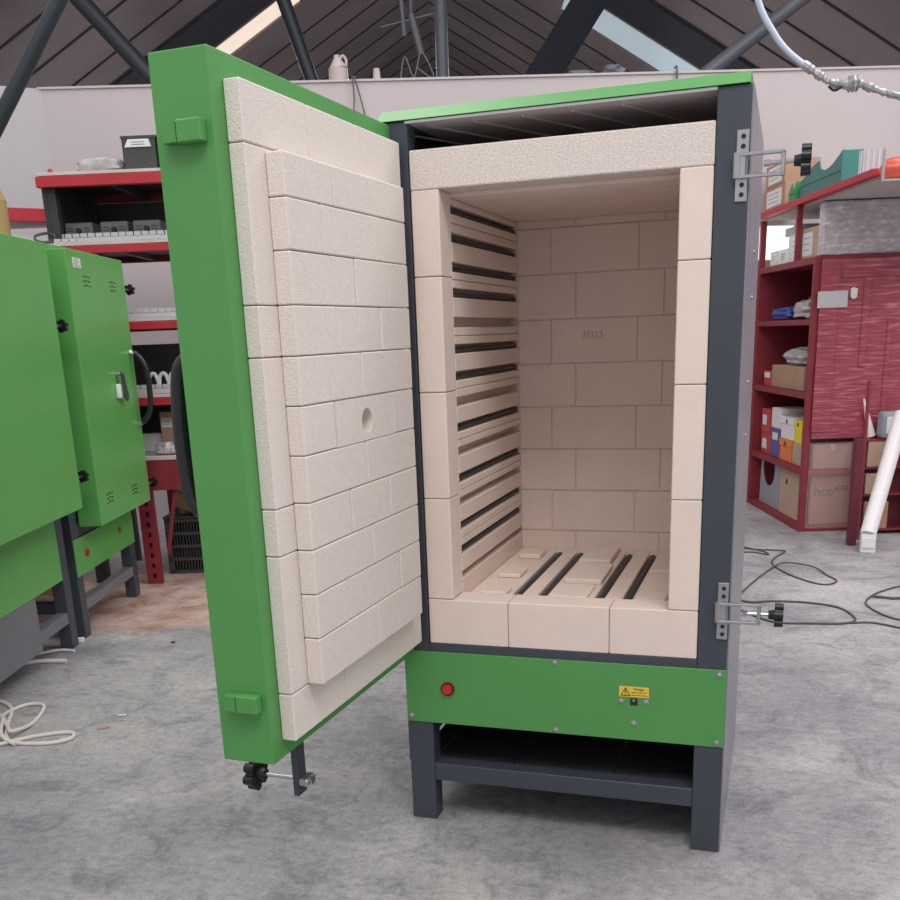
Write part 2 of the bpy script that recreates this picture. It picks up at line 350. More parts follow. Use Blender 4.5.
e_ = empty('hanging_lamp_bracket', RP(-.3, 9, 3.3), ANG, 'tangled pale metal strips hanging under the roof ridge', 'bracket')
MB().cyl((0, 0, .7), (.0, 0, .25), .015).cyl((.0, 0, .3), (.07, 0, .02), .03, seg=6).build('strip', M['steel_l'], e_)
MB().cyl((-.08, 0, .5), (-.06, 0, .15), .02, seg=6).build('strip', M['steel_l'], e_)
MB().cyl((-.25, 0, .22), (.18, 0, .3), .008, seg=6).build('wire', M['steel_l'], e_)

# ------------------------------------------------------------------ kiln helpers
def knob_mesh(mb, base, d, r=.020, l=.022):
    base = Vector(base); d = Vector(d).normalized(); a = d.orthogonal().normalized(); b = d.cross(a)
    mb.cyl(base, base+d*l*.8, r*.45, r*.6)
    mb.cyl(base+d*l*.6, base+d*(l*1.3), r*1.0, r*.9, seg=20)
    for k in range(6):
        w = k*math.pi/3; q = (a*math.cos(w)+b*math.sin(w))*r*.95
        mb.cyl(base+d*l*.55+q, base+d*l*1.35+q, r*.43, r*.40, seg=12)
def clamp(parent, zc, x=.649, outset=.12, y=0.0):
    """hinge plate + swinging U bracket + threaded rod + star knob; sub-parts under the plate"""
    pl = MB(); pl.box(x, x+.022, y-.004, y, zc-.062, zc+.062, .001)
    pl.cyl((x+.003, y-.008, zc-.022), (x+.003, y-.008, zc+.022), .008, seg=12)
    pl.box(x+.002, x+.02, y-.014, y-.004, zc-.02, zc+.02, .003)
    p = pl.build('clamp_plate', M['chrome'], parent)
    for dz in (-.05, -.033, .033, .05): MB().cyl((x+.012, y-.0052, zc+dz), (x+.012, y-.0035, zc+dz), .0045, seg=10).build('screw_hole', M['blackplastic'], p)
    u = MB(); r = .0035
    u.box(x+.004, x+.088, y-.016, y-.006, zc+.015, zc+.021, .001)
    u.box(x+.004, x+.088, y-.016, y-.006, zc-.023, zc-.017, .001)
    u.box(x+.080, x+.088, y-.016, y-.006, zc-.02, zc+.018, .001)
    u.build('clamp_yoke', M['chrome'], p)
    rd = MB().cyl((x+.055, y-.011, zc), (x+.108, y-.011, zc), .004, seg=10).cyl((x+.05, y-.011, zc), (x+.062, y-.011, zc), .006, seg=6); rd.build('threaded_rod', M['chrome'], p, True)
    k = MB(); knob_mesh(k, (x+.103, y-.011, zc), (1, 0, .0)); k.build('star_knob', M['blackplastic'], p, True)
    return p

# ------------------------------------------------------------------ MAIN KILN
PL, PR, LW, ZT, DY = -.064, .673, .062, 1.569, .70
K = empty('kiln', (0, 0, 0), 0, 'large green and anthracite kiln standing open, lined with pale firebrick', 'kiln')
def legpost(x0, x1, y0, y1, z1, nm='leg'):
    return MB().box(x0, x1, y0, y1, 0, z1, .0015).build(nm, M['dark'], K)
legpost(PL, PL+LW, 0, .05, ZT); legpost(PR-LW, PR, 0, .05, ZT)
legpost(PL, PL+LW, DY-.05, DY, ZT); legpost(PR-LW, PR, DY-.05, DY, ZT)
MB().box(PL+LW, PR-LW, .0, .045, .257, .458, .001).build('bottom_rail', M['dark'], K)
MB().box(PL+LW, PR-LW, .002, .045, .106, .150, .0015).build('crossbar', M['dark'], K)
MB().box(PL+LW, PR-LW, DY-.045, DY-.002, .106, .150, .0015).build('crossbar', M['dark'], K)
MB().box(PL+.006, PL+LW-.006, .05, DY-.05, .106, .150, .0015).build('crossbar', M['dark'], K)
MB().box(PR-LW+.006, PR-.006, .05, DY-.05, .106, .150, .0015).build('crossbar', M['dark'], K)
mb = MB()
for i in range(3): mb.box(PL+.004+i*.243+.001, PL+.004+(i+1)*.243-.001, .045, DY-.045, .140, .146, .001)
mb.build('storage_shelf', M['darkdeep'], K)
MB().box(PL+LW, PR-LW, .045, DY-.05, .44, .4565).build('base_plate', M['darkdeep'], K)
MB().box(PR, PR+.003, .004, DY, .0, 1.570).build('side_panel', M['galv'], K)['label'] = 'pale grey sheet side panel'
MB().box(PL-.003, PL, .004, DY, .151, 1.570).build('side_panel', M['dark'], K)
MB().box(PL, PR, DY, DY+.004, .10, 1.570).build('back_panel', M['dark'], K)
# lid
lid = MB(); lid.prism([(-.006, 1.5705), (.030, 1.5955), (DY+.01, 1.5955), (DY+.01, 1.5705)], 0, PL-.002, PR-.004)
lid.build('top_cap', M['green'], K)
li = MB().box(PL+LW, PR-LW, .004, DY-.05, 1.5655, 1.5695)
for i in range(6):
    x = .04+i*.1; li.box(x-.003, x+.003, .02, DY-.1, 1.562, 1.566, rot=Matrix.Rotation(R(-22), 4, 'Z'))
li.build('cap_lining', M['lining'], K)
MB().box(PL+LW-.004, PR-LW, -.001, .004, 1.5645, 1.5690).build('edge_strip', M['lip_highlight'], K)['label'] = 'white strip painted as a lit edge'  # white strip put in as the highlight along the rail edge
MB().prism([(.0, 1.5165), (.045, 1.5165), (.03, 1.532), (.0, 1.532)], 1, .16, .19).build('bracket', M['green'], K)
# brick work -------------------------------------------------------
G = .0007
def bk(mb, x0, x1, y0, y1, z0, z1, b=.0014): mb.box(x0+G, x1-G, y0, y1, z0+G, z1-G, b)
X0, X1, OL, OR = 0.0, .610, .062, .546; JD = .078; YB = .657
ZB, ZS, ZO, ZC = .458, .5655, 1.4375, 1.514
MB().box(X0, X1, .0, .19, ZO, ZC, .003, 2).build('lintel', M['brick_coarse'], K)
mb = MB()
for (a, b, x0, x1) in ((ZS, .798, X0, OL), (.798, 1.030, X0, OL), (1.030, 1.268, X0, OL), (1.268, ZO, X0, OL)): bk(mb, x0, x1, 0, JD, a, b, .002)
mb.build('jamb', M['brick_smooth'], K)
mb = MB()
for (a, b) in ((ZS, .803), (.803, 1.036), (1.036, 1.271), (1.271, ZO)): bk(mb, OR, X1, 0, JD, a, b, .002)
mb.build('jamb', M['brick_smooth'], K)
mb = MB()
for a, b in ((X0, .19), (.19, .42), (.42, X1)): bk(mb, a, b, 0, JD, ZB, ZS, .002)
mb.build('sill', M['brick_smooth'], K)
# back wall courses
mb = MB(); g_ = .0012
mb.box(.0, X1, YB+.004, YB+.03, .47, 1.45)
base = .604
for k in range(-1, 8):
    z0 = base+.115*k; z1 = z0+.115
    if k == -1: z0 = .50
    if k == 7: z1 = 1.4300
    js = [.15, .382, .612] if k % 2 == 0 else [.217, .449, .62]
    xs = [-.0]+js
    for i in range(len(xs)-1): mb.box(xs[i]+g_, min(xs[i+1], X1)-g_, YB, YB+.02, z0+g_, z1-g_, .0012)
bwall = mb.build('back_lining', M['brick_smooth'], K)
text('stamped_mark', '3EI23', .026, M['stamp'], bwall, (.262, YB-.0003, 1.135), (R(90), 0, 0), ext=.0003)
# ceiling slab + outer insulation
MB().box(OL-.03, OR+.03, JD+.112, YB+.02, 1.4290, 1.506).box(OL-.03, OR+.03, JD, .188, 1.4290, 1.437).build('roof_lining', M['brick_smooth'], K)
# side linings with grooves
zg = [(1.398, 1.415), (1.341, 1.360), (1.281, 1.300), (1.228, 1.247), (1.165, 1.186), (1.109, 1.128), (1.051, 1.070), (.994, 1.014), (.937, .957), (.884, .903), (.822, .843), (.770, .788), (.712, .732), (.655, .676), (.598, .614)]
def side_lining(side):
    mb = MB(); xo = (0.0, OL) if side == 0 else (OR, X1)
    xb = (0.0, .030) if side == 0 else (OR+.032, X1)
    mb.box(xb[0], xb[1], JD, YB, .50, 1.4285)
    edges = [1.4285]
    for a, b in zg: edges += [b, a]
    edges.append(.50)
    for i in range(0, len(edges), 2):
        zt, zb = edges[i], edges[i+1]
        k = i//2
        splits = [(zb, zt)]
        if k % 2 == 1 or k in (0,): 
            zm = (zt+zb)/2; splits = [(zb, zm), (zm, zt)]
        if zt-zb < .016: splits = [(zb, zt)]
        ys = [JD, YB] if k % 2 == 1 else [JD, JD+.29, YB]
        for a, b in splits:
            for j in range(len(ys)-1):
                mb.box(xo[0]+.001, xo[1]-.0005, ys[j]+.0006, ys[j+1]-.0006, a+.0006, b-.0006, .0014)
    mb.build('side_lining', M['brick_smooth'], K)
    for i, (a, b) in enumerate(zg):
        if side == 0 and i in (4, 7, 9, 11, 14): continue
        e = MB(); x = OL-.014 if side == 0 else OR+.014; r = .0062
        e.cyl((x, JD+.004, a+r+.0003), (x, YB-.004, a+r+.0003), r, seg=12)
        e.build('heating_element', M['element'], K, True)
side_lining(0); side_lining(1)
# hearth
mb = MB(); mb.box(0, X1, JD, YB, .4585, .535)
slots = [(.170, .192), (.230, .252), (.366, .388), (.430, .452)]
xs = [OL] + [v for s_ in slots for v in s_] + [OR]
for i in range(0, len(xs), 2): mb.box(xs[i]+.0005, xs[i+1]-.0005, JD+.0005, YB-.001, .535, .553, .002)
for a, b in slots:
    mb.box(a, b, YB-.045, YB-.001, .535, .5525, .001)
mb.build('hearth', M['brick_smooth'], K)
for a, b in slots:
    MB().cyl(((a+b)/2, JD+.003, .5438), ((a+b)/2, YB-.048, .5438), .0078, seg=12).build('heating_element', M['element'], K, True)
for (x0, x1, y0, y1, h) in ((.095, .160, .10, .155, .009), (.092, .150, .275, .36, .011), (.092, .150, .50, .575, .013), (.262, .352, .10, .22, .007), (.270, .362, .24, .42, .013), (.266, .350, .44, .62, .017), (.462, .53, .09, .35, .008), (.462, .53, .36, .62, .014)):
    MB().box(x0, x1, y0, y1, .5535, .5535+h, .0025).build('hearth_tile', M['brick_smooth'], K)
# green control panel
cp = MB().box(PL-.001, PR+.001, -.0035, -.0003, .2585, .4380, .001).build('control_panel', M['green'], K)
def bolt(x, z, parent, y=-.0036, r=.0058):
    MB().cyl((x, y, z), (x, y-.0012, z), r*1.15, seg=16).cyl((x, y, z), (x, y-.004, z), r*.75, seg=12).sphere((x, y-.003, z), r*.72, sc=(1, .6, 1)).build('bolt', M['chrome'], parent, True)
for x, z in ((.299, .431), (.301, .2685), (.659, .428), (.659, .271), (-.052, .274), (.450, .3515), (.505, .3530), (.478, .3005)): bolt(x, z, cp)
b1 = MB().cyl((.041, -.0036, .348), (.041, -.008, .348), .0165, seg=28).build('lamp_bezel', M['darkred'], cp, True)
MB().cyl((.041, -.008, .348), (.041, -.013, .348), .0125, .0115, seg=28).build('indicator_lamp', M['red_btn'], cp, True)['label'] = 'red indicator lamp'
lb = MB().box(.4445, .5105, -.0045, -.0036, .3615, .3865, .0004).build('warning_label', M['yellow'], cp); lb['label'] = 'yellow electrical warning label'
text('warning_text', 'Danger', .0085, M['black'], lb, (.489, -.0047, .3815), (R(90), 0, 0), ext=.0001) if False else None
# text lives on the panel as sub-part siblings of the label
text('label_heading', 'Danger', .0085, M['black'], cp, (.489, -.0047, .3810), (R(90), 0, 0), ext=.0002)
text('label_text', 'electric shock risk', .0045, M['black'], cp, (.489, -.0047, .3735), (R(90), 0, 0), ext=.0002)
text('label_text', 'isolate before opening', .0040, M['black'], cp, (.489, -.0047, .3670), (R(90), 0, 0), ext=.0002)
tr = MB()
def strip(mb, a, b, w, y): 
    a = Vector((a[0], y, a[1])); b = Vector((b[0], y, b[1])); mb.cyl(a, b, w, seg=6)
A_, B_, C_ = (.4490, .3650), (.4590, .3835), (.4690, .3650)
strip(tr, A_, B_, .0008, -.0047); strip(tr, B_, C_, .0008, -.0047); strip(tr, A_, C_, .0008, -.0047)
strip(tr, (.4600, .3795), (.4570, .3735), .0007, -.0047); strip(tr, (.4570, .3735), (.4610, .3735), .0006, -.0047); strip(tr, (.4610, .3735), (.4585, .3665), .0007, -.0047)
tr.build('warning_triangle', M['black'], cp)
sk = MB().box(.4700, .4860, -.0060, -.0036, .3435, .3595, .0008); sk.build('socket', M['blackplastic'], cp)
MB().cyl((.4780, -.006, .3555), (.4780, -.0085, .3555), .003, seg=12).build('socket_pin', M['chrome'], cp, True)
clamp(K, 1.431); clamp(K, .569)
for zz in (1.30, 1.205, 1.02, .9): MB().cyl((PR+.003, .35, zz), (PR+.0055, .35, zz), .005, seg=12).build('rivet', M['chrome'], K, True)

# ------------------------------------------------------------------ open door (part of the kiln)
DW, DZ0, DZ1, DT = .7227, .4326, 1.5653, .102
door = MB(); door.box(0, DW, -DT, -.0, DZ0, DZ1, .0022, 2)
D = door.build('door', M['green'], K); D.location = (-.0384, .0522, 0); D.rotation_euler = (0, 0, -1.6017)
mb = MB(); T1, T2 = .0287, .0606
def bd(mb, a0, a1, n0, n1, z0, z1, b=.002, rot=None): mb.box(a0+.0012, a1-.0012, n0, n1, z0+.0007, z1-.0007, b, rot=rot)
mb.box(.15, .62, .0005, .02, .55, 1.43)
mo = MB(); mo.box(.076, .685, .0005, .0245, 1.443, 1.523).box(.076, .685, .0005, .0245, .470, .551)
for a0, a1, c0, c1 in ((.157, .627, 1.0455, 1.431), (.157, .627, .5585, .9625), (.157, .2464, .9625, 1.0455), (.5086, .627, .9625, 1.0455)): mo.box(a0, a1, .0205, .0555, c0, c1)
mo.build('mortar_joints', M['mortar'], D)
# left column (latch side), right column (hinge side), top and bottom rows
cols = [.5545, .801, .881, 1.125, 1.205, 1.439]
for i in range(len(cols)-1):
    bd(mb, .60, .6895, .0004, T1, cols[i], cols[i+1]); bd(mb, .0712, .17, .0004, T1, cols[i], cols[i+1])
for a0, a1 in ((.0712, .289), (.289, .4745), (.4745, .6895)): bd(mb, a0, a1, .0004, T1, 1.439, 1.527)
for a0, a1 in ((.0712, .294), (.294, .4795), (.4795, .6895)): bd(mb, a0, a1, .0004, T1, .4663, .5545)
lining = mb.build('brick_lining', M['brick'], D)
mb = MB(); NR = 11; ZR = [1.4335, 1.367, 1.288, 1.205, 1.125, 1.045, .963, .883, .801, .722, .642, .5555]
J = {0: [.4595, .3094], 1: [.5136, .2634], 2: [.3905], 3: [.4765, .2865], 4: [.3865], 5: [.5086, .2464], 6: [.3845], 7: [.4665, .2845], 8: [.3795], 9: [.5075, .2504], 10: [.3765]}
rnd = random.Random(3)
for k in range(NR):
    z1 = ZR[k]; z0 = ZR[k+1]; ed = [.631]+J[k]+[.138]
    if k == 5:
        hole_row = (z0, z1, ed); continue
    for i in range(len(ed)-1):
        bd(mb, ed[i+1], ed[i], T1+.0004, T2+rnd.uniform(-.0006, .0008), z0, z1, .0020)
# row with the spy hole: middle brick as a plate with a round bore
z0, z1, ed = hole_row
bd(mb, ed[1], ed[0], T1+.0004, T2, z0, z1, .0020); bd(mb, ed[3], ed[2], T1+.0004, T2, z0, z1, .0020)
def holed(mb, a0, a1, z0, z1, ca, cz, r, n0, n1, N=32):
    bm = mb.bm; a0 += .0007; a1 -= .0007; z0 += .0007; z1 -= .0007
    def onrect(w):
        c, s = math.cos(w), math.sin(w); t = 1e9
        if c > 1e-6: t = min(t, (a1-ca)/c)
        if c < -1e-6: t = min(t, (a0-ca)/c)
        if s > 1e-6: t = min(t, (z1-cz)/s)
        if s < -1e-6: t = min(t, (z0-cz)/s)
        return ca+c*t, cz+s*t
    ws = sorted([2*math.pi*k/N for k in range(N)] + [math.atan2(z-cz, a-ca) % (2*math.pi) for a in (a0, a1) for z in (z0, z1)])
    inn = [[bm.verts.new((ca+math.cos(w)*r, n, cz+math.sin(w)*r)) for w in ws] for n in (n0, n1)]
    out = [[bm.verts.new((onrect(w)[0], n, onrect(w)[1])) for w in ws] for n in (n0, n1)]
    n = len(ws)
    for i in range(n):
        j = (i+1) % n
        for L in (0, 1): bm.faces.new((inn[L][i], inn[L][j], out[L][j], out[L][i]))
        bm.faces.new((inn[0][i], inn[0][j], inn[1][j], inn[1][i])); bm.faces.new((out[0][i], out[0][j], out[1][j], out[1][i]))
holed(mb, ed[2], ed[1], z0, z1, .3755, 1.0, .0235, T1+.001, T2)
mb.build('brick_plug', M['brick'], D)
MB().cyl((.3755, .0205, 1.0), (.3755, .0275, 1.0), .0235, seg=24).build('spy_hole', M['brick'], D)
# latch catches on the latch edge face (x = DW)
for zc, fl_ in ((1.452, 1), (.549, -1)):
    c = MB(); x = DW+.0005
    c.box(x, x+.020, -.054, -.012, zc-.016, zc+.016, .002)
    c.prism([(x, -.082), (x+.016, -.079), (x+.0205, -.054), (x, -.054)], 2, zc-.014, zc+.014)
    c.build('latch_catch', M['green'], D)
# bar with bolt under the door
bar = MB().box(.53, .565, -.058, -.046, .292, .432, .001).build('latch_bar', M['dark'], D)
MB().cyl((.547, -.040, .322), (.547, -.128, .322), .0045, seg=12).build('threaded_rod', M['chrome'], bar, True)
kb = MB(); knob_mesh(kb, (.547, -.128, .322), (0, -1, 0), .025, .026); kb.build('star_knob', M['blackplastic'], bar, True)
MB().box(.528, .566, -.046, -.026, .314, .330, .003).cyl((.547, -.046, .322), (.547, -.022, .322), .008, seg=6).build('hex_bolt', M['chrome'], bar)
# long handle on the outer face
hd = MB(); hd.tube([(.678, -DT-.004, 1.13), (.678, -DT-.030, 1.115), (.678, -DT-.040, 1.075), (.678, -DT-.044, 1.0), (.678, -DT-.040, .925), (.678, -DT-.030, .885), (.678, -DT-.004, .868)], .0145, seg=14)
hd.build('handle', M['blackplastic'], D, True)
MB().tube([(.678, -DT-.001, 1.140), (.678, -DT-.026, 1.130), (.678, -DT-.047, 1.095)], .0065, seg=10).cyl((.678, -DT-.0005, .868), (.678, -DT-.006, .868), .014).build('handle_ferrule', M['chrome'], D, True)
for zc in (.62, 1.40):
    MB().cyl((-.008, -.004, zc-.05), (-.008, -.004, zc+.05), .007, seg=14).build('hinge', M['dark'], D, True)

# ------------------------------------------------------------------ closed neighbour kilns
def slot_vents(mb, x0, z0, n=3, rows=3, y=-.1, dx=.028, dz=.017):
    for i in range(n):
        for j in range(rows):
            x = x0+i*dx; z = z0-j*dz+(i % 2)*.003
            mb.box(x-.009, x+.009, y-.0008, y+.0002, z-.003, z+.003, .0008)
def closed_kiln(t_left, width, s_front, label, dz0, pz0, pz1, dx0, dx1, grey_base, yo=.1):
    k = empty('kiln', RP(s_front, t_left), R(90)+ANG, label, 'kiln')
    # local x runs along the front (away from the viewer), local -y points into the room
    L = width
    for x in (0, L-.062):
        for y in (0, .65): MB().box(x, x+.062, y, y+.05, 0, 1.52, .0015).build('leg', M['dark'], k)
    MB().box(.062, L-.062, .002, .045, .106, .150, .0015).build('crossbar', M['grey_side'], k)
    MB().box(.062, L-.062, .66, .698, .106, .150, .0015).build('crossbar', M['dark'], k)
    MB().box(.006, .056, .05, .65, .106, .150, .0015).build('crossbar', M['dark'], k)
    MB().box(.002, L-.002, .05, .648, pz0+.02, 1.5).build('casing', M['dark'], k)
    MB().box(.062, L-.062, .004, .05, pz1+.002, 1.5).build('front_frame', M['dark'], k)
    MB().box(0, L, -.006, .70, 1.5205, 1.545, .001).build('top_cap', M['green_new'], k)
    cp = MB().box(0, L-(.075 if grey_base else 0), -.0040, -.0004, pz0, pz1, .001).build('control_panel', M['green_new'], k)
    d = MB().box(dx0, dx1, -yo, -.0045, dz0, 1.5195, .0025, 2).build('door', M['green_new'], k)
    return k, cp, d
K2, cp2, d2 = closed_kiln(3.94, .74, -1.586, 'closed green kiln with a black bow handle, farther of the two at left', .452, .258, .41, .085, .755, False)
mb = MB(); Y2 = -.1
slot_vents(mb, 4.19-3.94, 1.425); slot_vents(mb, 4.50-3.94, 1.418); slot_vents(mb, 4.13-3.94, .565); slot_vents(mb, 4.46-3.94, .552); mb.build('vent', M['blackplastic'], d2)
pp = MB().box(.150, .235, Y2-.0012, Y2-.0002, 1.455, 1.492, .0003).build('rating_label', M['paper'], d2); pp['label'] = 'small white rating label'
mb = MB()
for i, w in enumerate((.05, .06, .045, .06)): mb.box(.162, .162+w, Y2-.0018, Y2-.0012, 1.484-i*.008, 1.4865-i*.008)
mb.build('label_print', M['grey_print'], pp)
hx = 4.645-3.94
MB().tube([(hx, Y2-.002, 1.125), (hx, Y2-.035, 1.115), (hx, Y2-.066, 1.06), (hx, Y2-.072, .96), (hx, Y2-.062, .87), (hx, Y2-.03, .825), (hx, Y2-.002, .815)], .013, seg=12).build('handle', M['blackplastic'], d2, True)
MB().cyl((hx, Y2, 1.127), (hx, Y2-.02, 1.12), .014).cyl((hx, Y2, .812), (hx, Y2-.02, .82), .014).build('handle_ferrule', M['chrome'], d2, True)
lx = 4.43-3.94
MB().prism([(lx-.012, 1.05), (lx+.01, 1.05), (lx+.05, .945), (lx+.03, .925), (lx-.005, .945)], 1, Y2-.03, Y2-.022).build('lever', M['dark'], d2)
MB().cyl((lx, Y2, 1.042), (lx, Y2-.034, 1.042), .009).build('lever_pivot', M['chrome'], d2, True)
MB().box(lx-.035, lx-.005, Y2-.02, Y2-.0003, .94, 1.0, .006, 2).build('lever_pad', M['white'], d2, True)
for z in (1.400, .525):
    a = MB().cyl((.75, -.08, z), (.835, -.09, z), .005).build('threaded_rod', M['chrome'], K2, True)
    q = MB(); knob_mesh(q, (.825, -.09, z), (1, -.1, 0), .018, .022); q.build('star_knob', M['blackplastic'], K2, True)
MB().cyl((.125, -.0045, .338), (.125, -.012, .338), .016, seg=20).build('indicator_lamp', M['red_btn'], cp2, True)
MB().cyl((.545, -.0045, .352), (.545, -.014, .352), .014, seg=6).build('fitting', M['gold'], cp2)
K1, cp1, d1 = closed_kiln(2.72, 1.14, -1.586, 'closed green kiln cut off by the left edge of the picture', .562, .285, .525, .02, 1.095, True, .112)
mb = MB(); Y1 = -.112
slot_vents(mb, 3.60-2.72, 1.408, 4, 2); slot_vents(mb, 3.38-2.72, 1.41, 4, 2); slot_vents(mb, 3.26-2.72, .71, 5); slot_vents(mb, 3.55-2.72, .705, 5); mb.build('vent', M['blackplastic'], d1)
for z in (1.235, .675):
    MB().cyl((1.095, -.085, z), (1.15, -.10, z), .005).build('threaded_rod', M['chrome'], K1, True)
    q = MB(); knob_mesh(q, (1.142, -.10, z), (1, -.25, 0), .018, .02); q.build('star_knob', M['blackplastic'], K1, True)
MB().box(.062, .80, -.003, .03, .08, .2845, .002).build('base_panel', M['grey_side'], K1)['label'] = 'plain grey panel at the base'

# ------------------------------------------------------------------ left storage rack + bench
def room_empty(name, s, t, z, label, cat, group=None): return empty(name, RP(s, t, z), ANG, label, cat, group)
RK = room_empty('storage_rack', -1.893, 4.902, 0, 'tall rack with bright red beams behind the green kilns', 'rack')
WR = 1.45; DR = .62
for x in (0, WR-.06):
    for y in (.04, DR-.06):
        MB().box(x, x+.06, y, y+.05, .0, 1.905 if y > .1 else 1.86, .002).build('upright', M['darkdeep'], RK)
MB().box(.001, .02, .0375, DR-.011, .7, 1.900).build('end_panel', M['darkdeep'], RK)
for i, (z0, z1) in enumerate(((1.860, 1.905), (1.572, 1.605), (1.228, 1.262), (.877, .912))):
    MB().box(-.006 if i == 0 else 0, WR, -.004, .036, z0, z1, .002).build('beam', M['red_rack'], RK)
    MB().box(.0, WR, DR-.01, DR+.03, z0, z1, .002).build('beam', M['red_dark'], RK)
    MB().box(.003, WR-.003, -.002, DR, z1+.0025, z1+.016, .001).build('shelf_board', M['board'], RK)
    MB().box(.003, WR-.003, .037, DR-.011, z1-.004, z1+.002).build('underside_sheet', M['darkdeep'], RK)  # dark sheet added to darken the underside of each board
    mb = MB()
    for x in (.3, .7, 1.1): mb.box(x, x+.03, .037, DR-.012, z0+.005, z1-.002)
    mb.build('shelf_bar', M['darkdeep'], RK)
MB().box(0, WR, DR-.01, DR, 1.70, 1.858).build('dark_backing', M['darkdeep'], RK)  # sheets added so the gaps behind the shelves read dark
MB().box(0, WR, DR-.01, DR, .9295, 1.16).build('dark_backing', M['backing'], RK)
MB().box(0, WR, DR-.01, DR, .64, .875).build('dark_backing', M['darkdeep'], RK)
def unit(s, label, grp='grey units on the red rack'):
    u = room_empty('control_unit', s, 5.03, 1.6215, label, 'electrical unit', grp)
    MB().box(0, .128, 0, .14, 0, .098, .003).build('case', M['psu'], u)
    mb = MB()
    for i in range(4):
        for j in range(2): mb.box(.010+j*.078, .04+j*.078, -.0008, .0002, .035+i*.012, .039+i*.012)
    mb.build('vent', M['blackplastic'], u)
    q = MB(); q.cyl((.064, 0, .062), (.064, -.012, .062), .014, .012, seg=16); q.build('knob', M['blackplastic'], u, True)
unit(-1.84, 'leftmost grey boxed unit with a black knob on the red rack')
unit(-1.672, 'middle grey boxed unit with a black knob on the red rack')
unit(-1.518, 'grey boxed unit nearest the open green door on the red rack')
def perf(s0, s1, z, label, t=4.915):
    o = MB(); L = s1-s0
    o.box(0, L, 0, .05, 0, .006, .001); n = int(L/.036)
    for i in range(n): o.box(i*.036+.002, i*.036+.033, 0, .003, .0, .020, .0008)
    o.box(0, L, .047, .05, 0, .026); 
    for i in range(n): o.box(i*.036+.004, i*.036+.035, .044, .050, .0265, .044, .0008)
    return tag(place(o.build('perforated_tray', M['pale_plate']), s0, t, z), label, 'metal tray', 'perforated metal trays on the rack')
perf(-1.86, -.80, 1.6212, 'silver perforated cable tray lying in front of the grey units')
perf(-1.86, -.95, 1.2784, 'silver perforated cable tray on the shelf behind the black knob')
perf(-1.70, -.95, .9285, 'silver perforated cable tray on the shelf level with the bow handle')
mb = MB(); mb.tube([(0, 0, .006), (.06, .01, .012), (.10, -.01, .03), (.05, .02, .05), (.0, 0, .035), (.03, -.01, .01), (.15, 0, .008), (.22, .01, .012)], .006)
tag(place(mb.build('cable_coil', M['cable_k']), -1.95, 4.93, 1.6215), 'dark tangled cable at the left end of the middle shelf', 'cable') 
# three white grips
for i, s in enumerate((-1.525, -1.475, -1.425)):
    o = MB(); o.tube([(0, 0, 0), (.004, 0, .07), (.03, 0, .085), (.045, 0, .04), (.042, 0, .0)], .009, seg=8)
    tag(place(o.build('white_grip', M['white']), s, 5.02, .9355), ['left', 'middle', 'right'][i]+' one of three white plastic grips on the rack shelf', 'grip', 'white grips on the shelf')
# top of rack: bins and clear bag
def bin_(s, w, label, t=4.98):
    b = room_empty('storage_bin', s, t, 1.9212, label, 'bin', 'black bins on top of the rack')
    o = MB(); h = .15; d = .2
    o.box(0, w, 0, d, 0, .004); o.box(0, w, d-.004, d, 0, h); o.box(0, .004, 0, d, 0, h); o.box(w-.004, w, 0, d, 0, h)
    o.box(0, w, 0, .004, 0, h*.93); o.box(-.004, w+.004, -.004, d+.004, h-.012, h, .001)
    o.build('tub', M['crate'], b)
    MB().prism([(.012, h*.68), (w-.02, h*.68), (w-.03, h*.90), (.03, h*.90)], 1, -.0065, -.0045).build('bin_label', M['paper'], b)
    o = MB()
    for i in range(2): o.box(.045, w-.05, -.0072, -.0065, h*.74+i*.01, h*.76+i*.01)
    o.build('label_print', M['grey_print'], b)
bin_(-1.510, .155, 'black storage bin with a pale label on top of the rack'); bin_(-1.342, .14, 'second black bin half hidden behind the open green door')
tag(place(MB().blob(-.12, .1, -.07, .07, 0, .07, 3, .1).build('plastic_bag', M['bag'], smooth=True), -1.62, 5.04, 1.9215), 'crumpled clear plastic bag beside the black bin on the rack', 'bag')
tag(place(MB().box(0, .02, 0, .02, 0, .02, .004).build('bottle_cap', M['redcard']), -1.85, 4.93, 1.9215), 'small red cap at the left end of the rack top', 'cap')
# bench
BN = room_empty('workbench', -1.612, 4.885, 0, 'red framed workbench with a pale top and perforated legs', 'workbench')
MB().box(-.20, 1.04, -.005, .55, .618, .636, .001).build('bench_top', M['board'], BN)
MB().box(-.20, 1.04, .0, .04, .470, .6175, .002).build('apron', M['red_dark'], BN)
def perf_leg(x, y):
    o = MB(); o.box(x, x+.012, y, y+.03, 0, .47); o.box(x+.062, x+.074, y, y+.03, 0, .47); o.box(x, x+.074, y+.028, y+.032, 0, .47)
    N = 9
    for i in range(N):
        z = i*.47/N; o.box(x+.012, x+.062, y, y+.003, z, z+.028)
        o.box(x+.012, x+.031, y, y+.003, z+.027, z+.47/N+.001); o.box(x+.047, x+.062, y, y+.003, z+.027, z+.47/N+.001)
    o.build('leg', M['red_dark'], BN)
perf_leg(0, 0); perf_leg(.9, 0); perf_leg(0, .5); perf_leg(.9, .5)
MB().box(-.008, .008, -.006, .006, -.17, .17, rot=None).build('brace', M['red_dark'], BN).matrix_local = Matrix.Translation((.15, .03, .31)) @ Matrix.Rotation(R(12), 4, 'Y')
